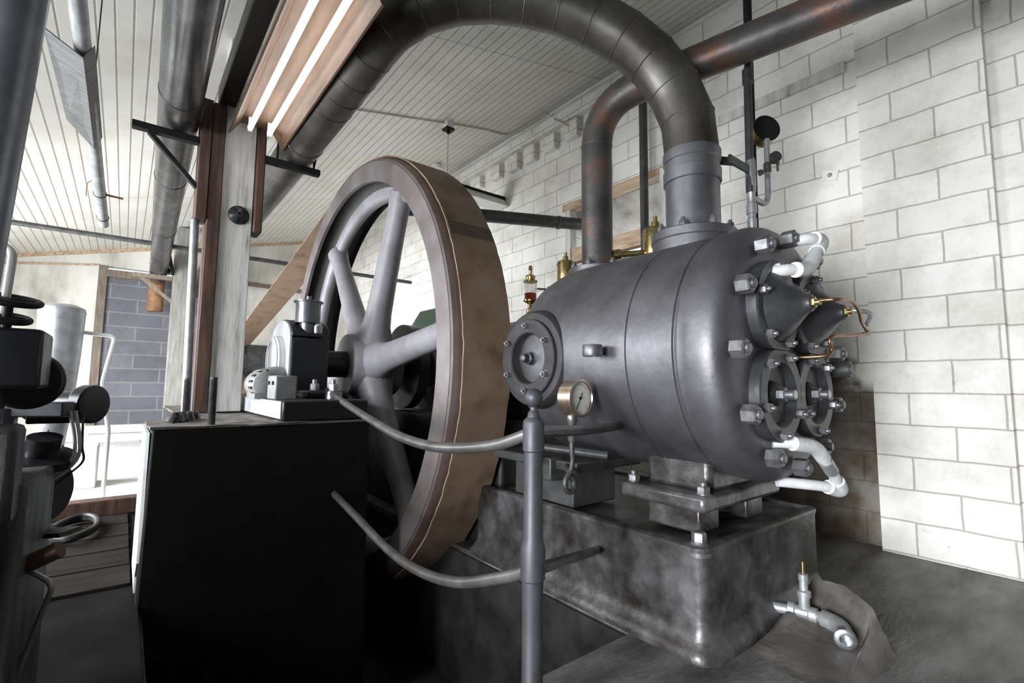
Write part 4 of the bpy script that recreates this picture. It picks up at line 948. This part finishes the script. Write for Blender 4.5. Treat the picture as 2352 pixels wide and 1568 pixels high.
# ================================================================== LEFT SIDE
single('standing_pipe', MB().tube([(-.40, 2.0, 0), (-.327, 1.885, 1.47), (-.28, 1.776, 2.114), (-.23, 1.67, 2.75), (-.19, 1.59, ceil_z(-.25)-.06)], .054, 24), mat('blue_grey_pipe', (.16, .17, .19), (.26, .27, .3), rough=.34, metal=.6, scale=5), (-.40, 2.0, 0), 'thick grey pipe rising at the left edge of the picture', 'pipe', angle=60)
cp = thing('clad_pipe', 'thin galvanised pipe with torn sheet cladding hanging under the ceiling', 'pipe', (-.27, 3.9, 2.45))
ca, cbb = V((-.288, 2.5, 2.91)), V((-.221, 5.411, 2.452))
build('pipe', MB().cyl(ca, cbb, .037, 20), GALV, cp)
dcl = (cbb-ca).normalized(); cx_, cy_, _ = frame(dcl)
m = MB(); s0, s1 = ca.lerp(cbb, .22), ca.lerp(cbb, .51)
m.prism([s0+V((-.14, .0, -.01)), s0+V((.008, .05, -.075)), s1+V((.008, .1, -.07)), s1+V((-.115, -.12, -.01))], (.004, 0, .004))
m.prism([s0+V((.008, .05, -.075)), s0+V((.05, .03, .0)), s1+V((.045, .05, .0)), s1+V((.008, .1, -.07))], (.0, 0, .004))
build('cladding', m, SHELL, cp, angle=20)
for f in (.8, .95):
    build('band', MB().torus(ca.lerp(cbb, f), dcl, .038, .004, 24, 6), DARKP, cp)
build('hook', MB().cyl(ca.lerp(cbb, .8), ca.lerp(cbb, .8)+V((.14, .03, .0)), .008, 8).tube(smooth_path([ca.lerp(cbb, .72), ca.lerp(cbb, .74)+V((-.06, 0, -.02)), ca.lerp(cbb, .77)+V((-.07, 0, -.08))], 4), .003, 6), RUSTY, cp)
build('hanger', MB().cyl(ca.lerp(cbb, .45), V((-.255, 3.81, ceil_z(-.255)-.01)), .004, 6), DARKP, cp)
# feed pump in the left foreground
fp = thing('feed_pump', 'dark pump and motor with handwheels in the left foreground', 'pump', (-.35, 2.15, 0))
build('pedestal', MB().prism([(-.9, 2.0, 0), (-.20, 2.02, 0), (-.20, 2.02, .80), (-.9, 2.0, .80)], (.03, .42, 0)), DIRTY, fp, bevel=.015)
build('side_block', MB().box(-.9, -.215, 1.88, 2.05, .70, .975), DIRTY, fp, bevel=.02)
build('motor_housing', MB().box(-.75, -.20, 2.07, 2.32, 1.075, 1.258).lathe((-.26, 2.36, 1.10), (0, 1, 0), [(0, 0), (.1, 0), (.1, .06), (0, .06)], 32), BLACKG, fp, bevel=.012)
build('motor_foot', MB().box(-.7, -.3, 2.1, 2.3, .79, 1.09), BLACKG, fp)
for c, R in (((-.29, 2.11, 1.345), .07), ((-.30, 2.12, 1.29), .058)):
    m = MB().torus(c, (.12, -.25, 1), R, .0105, 40, 10)
    for k in range(3):
        a = 2*PI*k/3+.4; xx, yy, _ = frame((.12, -.25, 1)); m.cyl(V(c), V(c)+(xx*math.cos(a)+yy*math.sin(a))*R, .007, 8)
    m.cyl(c, (c[0], c[1], 1.25), .012, 10)
    build('handwheel', m, BLACK, fp)
build('spindle_rod', MB().tube(fillet([(-.30, 2.12, 1.3), (-.295, 2.14, 1.5), (-.33, 2.2, 1.53)], .03), .011, 10), WOODW, fp)
m = MB().lathe((-.40, 2.78, 1.01), (.62, -.5, 0), [(0, 0), (.055, 0), (.055, .16), (.068, .165), (.068, .2), (.05, .205), (.05, .36), (.075, .362), (.075, .41), (.045, .415), (0, .415)], 28)
m.box(-.28, -.10, 2.59, 2.75, .935, .99)
build('pump_body', m, BLACKG, fp, bevel=.006)
build('bracket_arm', MB().bar((-.45, 2.62, .995), (-.15, 2.44, .995), .06, .055).box(-.4, -.3, 2.5, 2.6, .75, 1.0), mat('arm_grey', (.05, .05, .06), (.1, .1, .115), rough=.35, scale=6), fp, bevel=.006)
build('flange_disc', MB().lathe((-.22, 2.5, .80), (.1, -.3, 1), [(0, 0), (.10, 0), (.1, .03), (.05, .035), (.05, .1), (0, .1)], 40).lathe((-.23, 2.52, .70), (.8, -.6, .1), [(0, 0), (.12, 0), (.12, .04), (0, .04)], 40), BLACKG, fp)
for dx in (0, .014):
    build('hose', MB().tube(smooth_path([(-.147+dx, 2.44, .99), (-.127+dx, 2.437, .882), (-.131+dx, 2.448, .81), (-.184+dx*1.5, 2.46, .753), (-.235+dx, 2.45, .72), (-.33, 2.40, .66)], 6), .006, 10), HOSE, fp, angle=60)
build('hose', MB().tube(smooth_path([(-.11, 2.45, .97), (-.105, 2.44, .86), (-.10, 2.45, .80), (-.15, 2.49, .74), (-.2, 2.47, .69)], 6), .004, 8), DARKP, fp, angle=60)
single('inlet_pipe', MB().cyl((-.72, 2.30, .28), (-.12, 2.09, .58), .026, 18), RUST, (-.4, 2.2, .45), 'rusty slanting pipe stub at the lower left', 'pipe')
m = MB().bar((-.30, 2.47, .56), (-.11, 2.33, .575), .09, .015).bar((-.11, 2.335, .575), (-.11, 2.335, .46), .09, .012)
single('angle_iron', m, RUST, (-.2, 2.4, .46), 'rusty angle iron plate beside the slanting pipe stub', 'bracket')
single('lever_rod', MB().tube(fillet([(-.19, 2.13, .52), (-.128, 2.10, .475), (-.22, 2.2, .12), (-.25, 2.22, 0)], .03), .008, 10), GALV, (-.2, 2.2, 0), 'thin bent steel rod at the lower left', 'rod')
cl_ = []
for k in range(46):
    a = 2*PI*k/18; R = .13+.012*math.sin(k*.7); cl_.append((-.2+R*math.cos(a)*.9, 4.72+R*2.4*math.sin(a), .045+.012*(k/18)+.004*math.sin(k)))
single('coiled_hose', MB().tube(smooth_path(cl_, 3), .019, 10), RUBBER, (-.2, 4.7, .02), 'black hose coiled on the floor boards at left', 'hose', angle=60)
# tank and its pipe
tk = thing('tank', 'pale grey conical sheet metal tank at the far left', 'tank', (-.46, 5.75, 0))
build('shell', MB().lathe((-.455, 5.75, 0), (0, 0, 1), [(0, .55), (.09, .55), (.125, .9), (.148, 1.35), (.157, 1.68), (.160, 1.70), (.150, 1.735), (.09, 1.765), (.0, 1.775)], 48), TANKM, tk, angle=40)
for a in (0.6, 2.7, 4.6):
    build('leg', MB().cyl((-.455+.08*math.cos(a), 5.75+.08*math.sin(a), 0), (-.455+.09*math.cos(a), 5.75+.09*math.sin(a), .8), .016, 12), DARKP, tk)
single('white_pipe_bend', MB().tube(fillet([(-.33, 5.8, 1.535), (-.085, 5.8, 1.515), (-.15, 5.8, 1.08), (-.08, 5.9, .65), (-.08, 5.9, 0)], .05), .018, 14), WHITE, (-.1, 5.8, 0), 'bent white pipe right of the conical tank', 'pipe', angle=60)
single('crate', MB().box(-.45, -.16, 6.7, 7.2, 0, .42), PALECONC, (-.3, 6.95, 0), 'pale box on the bright floor behind the pump', 'crate', bevel=.015)
single('wall_ledge', MB().box(-.45, 1.0, YF-.45, YF-.07, 0, .14), PALECONC, (.3, YF-.25, 0), 'low pale ledge along the foot of the far wall', 'ledge', bevel=.01)
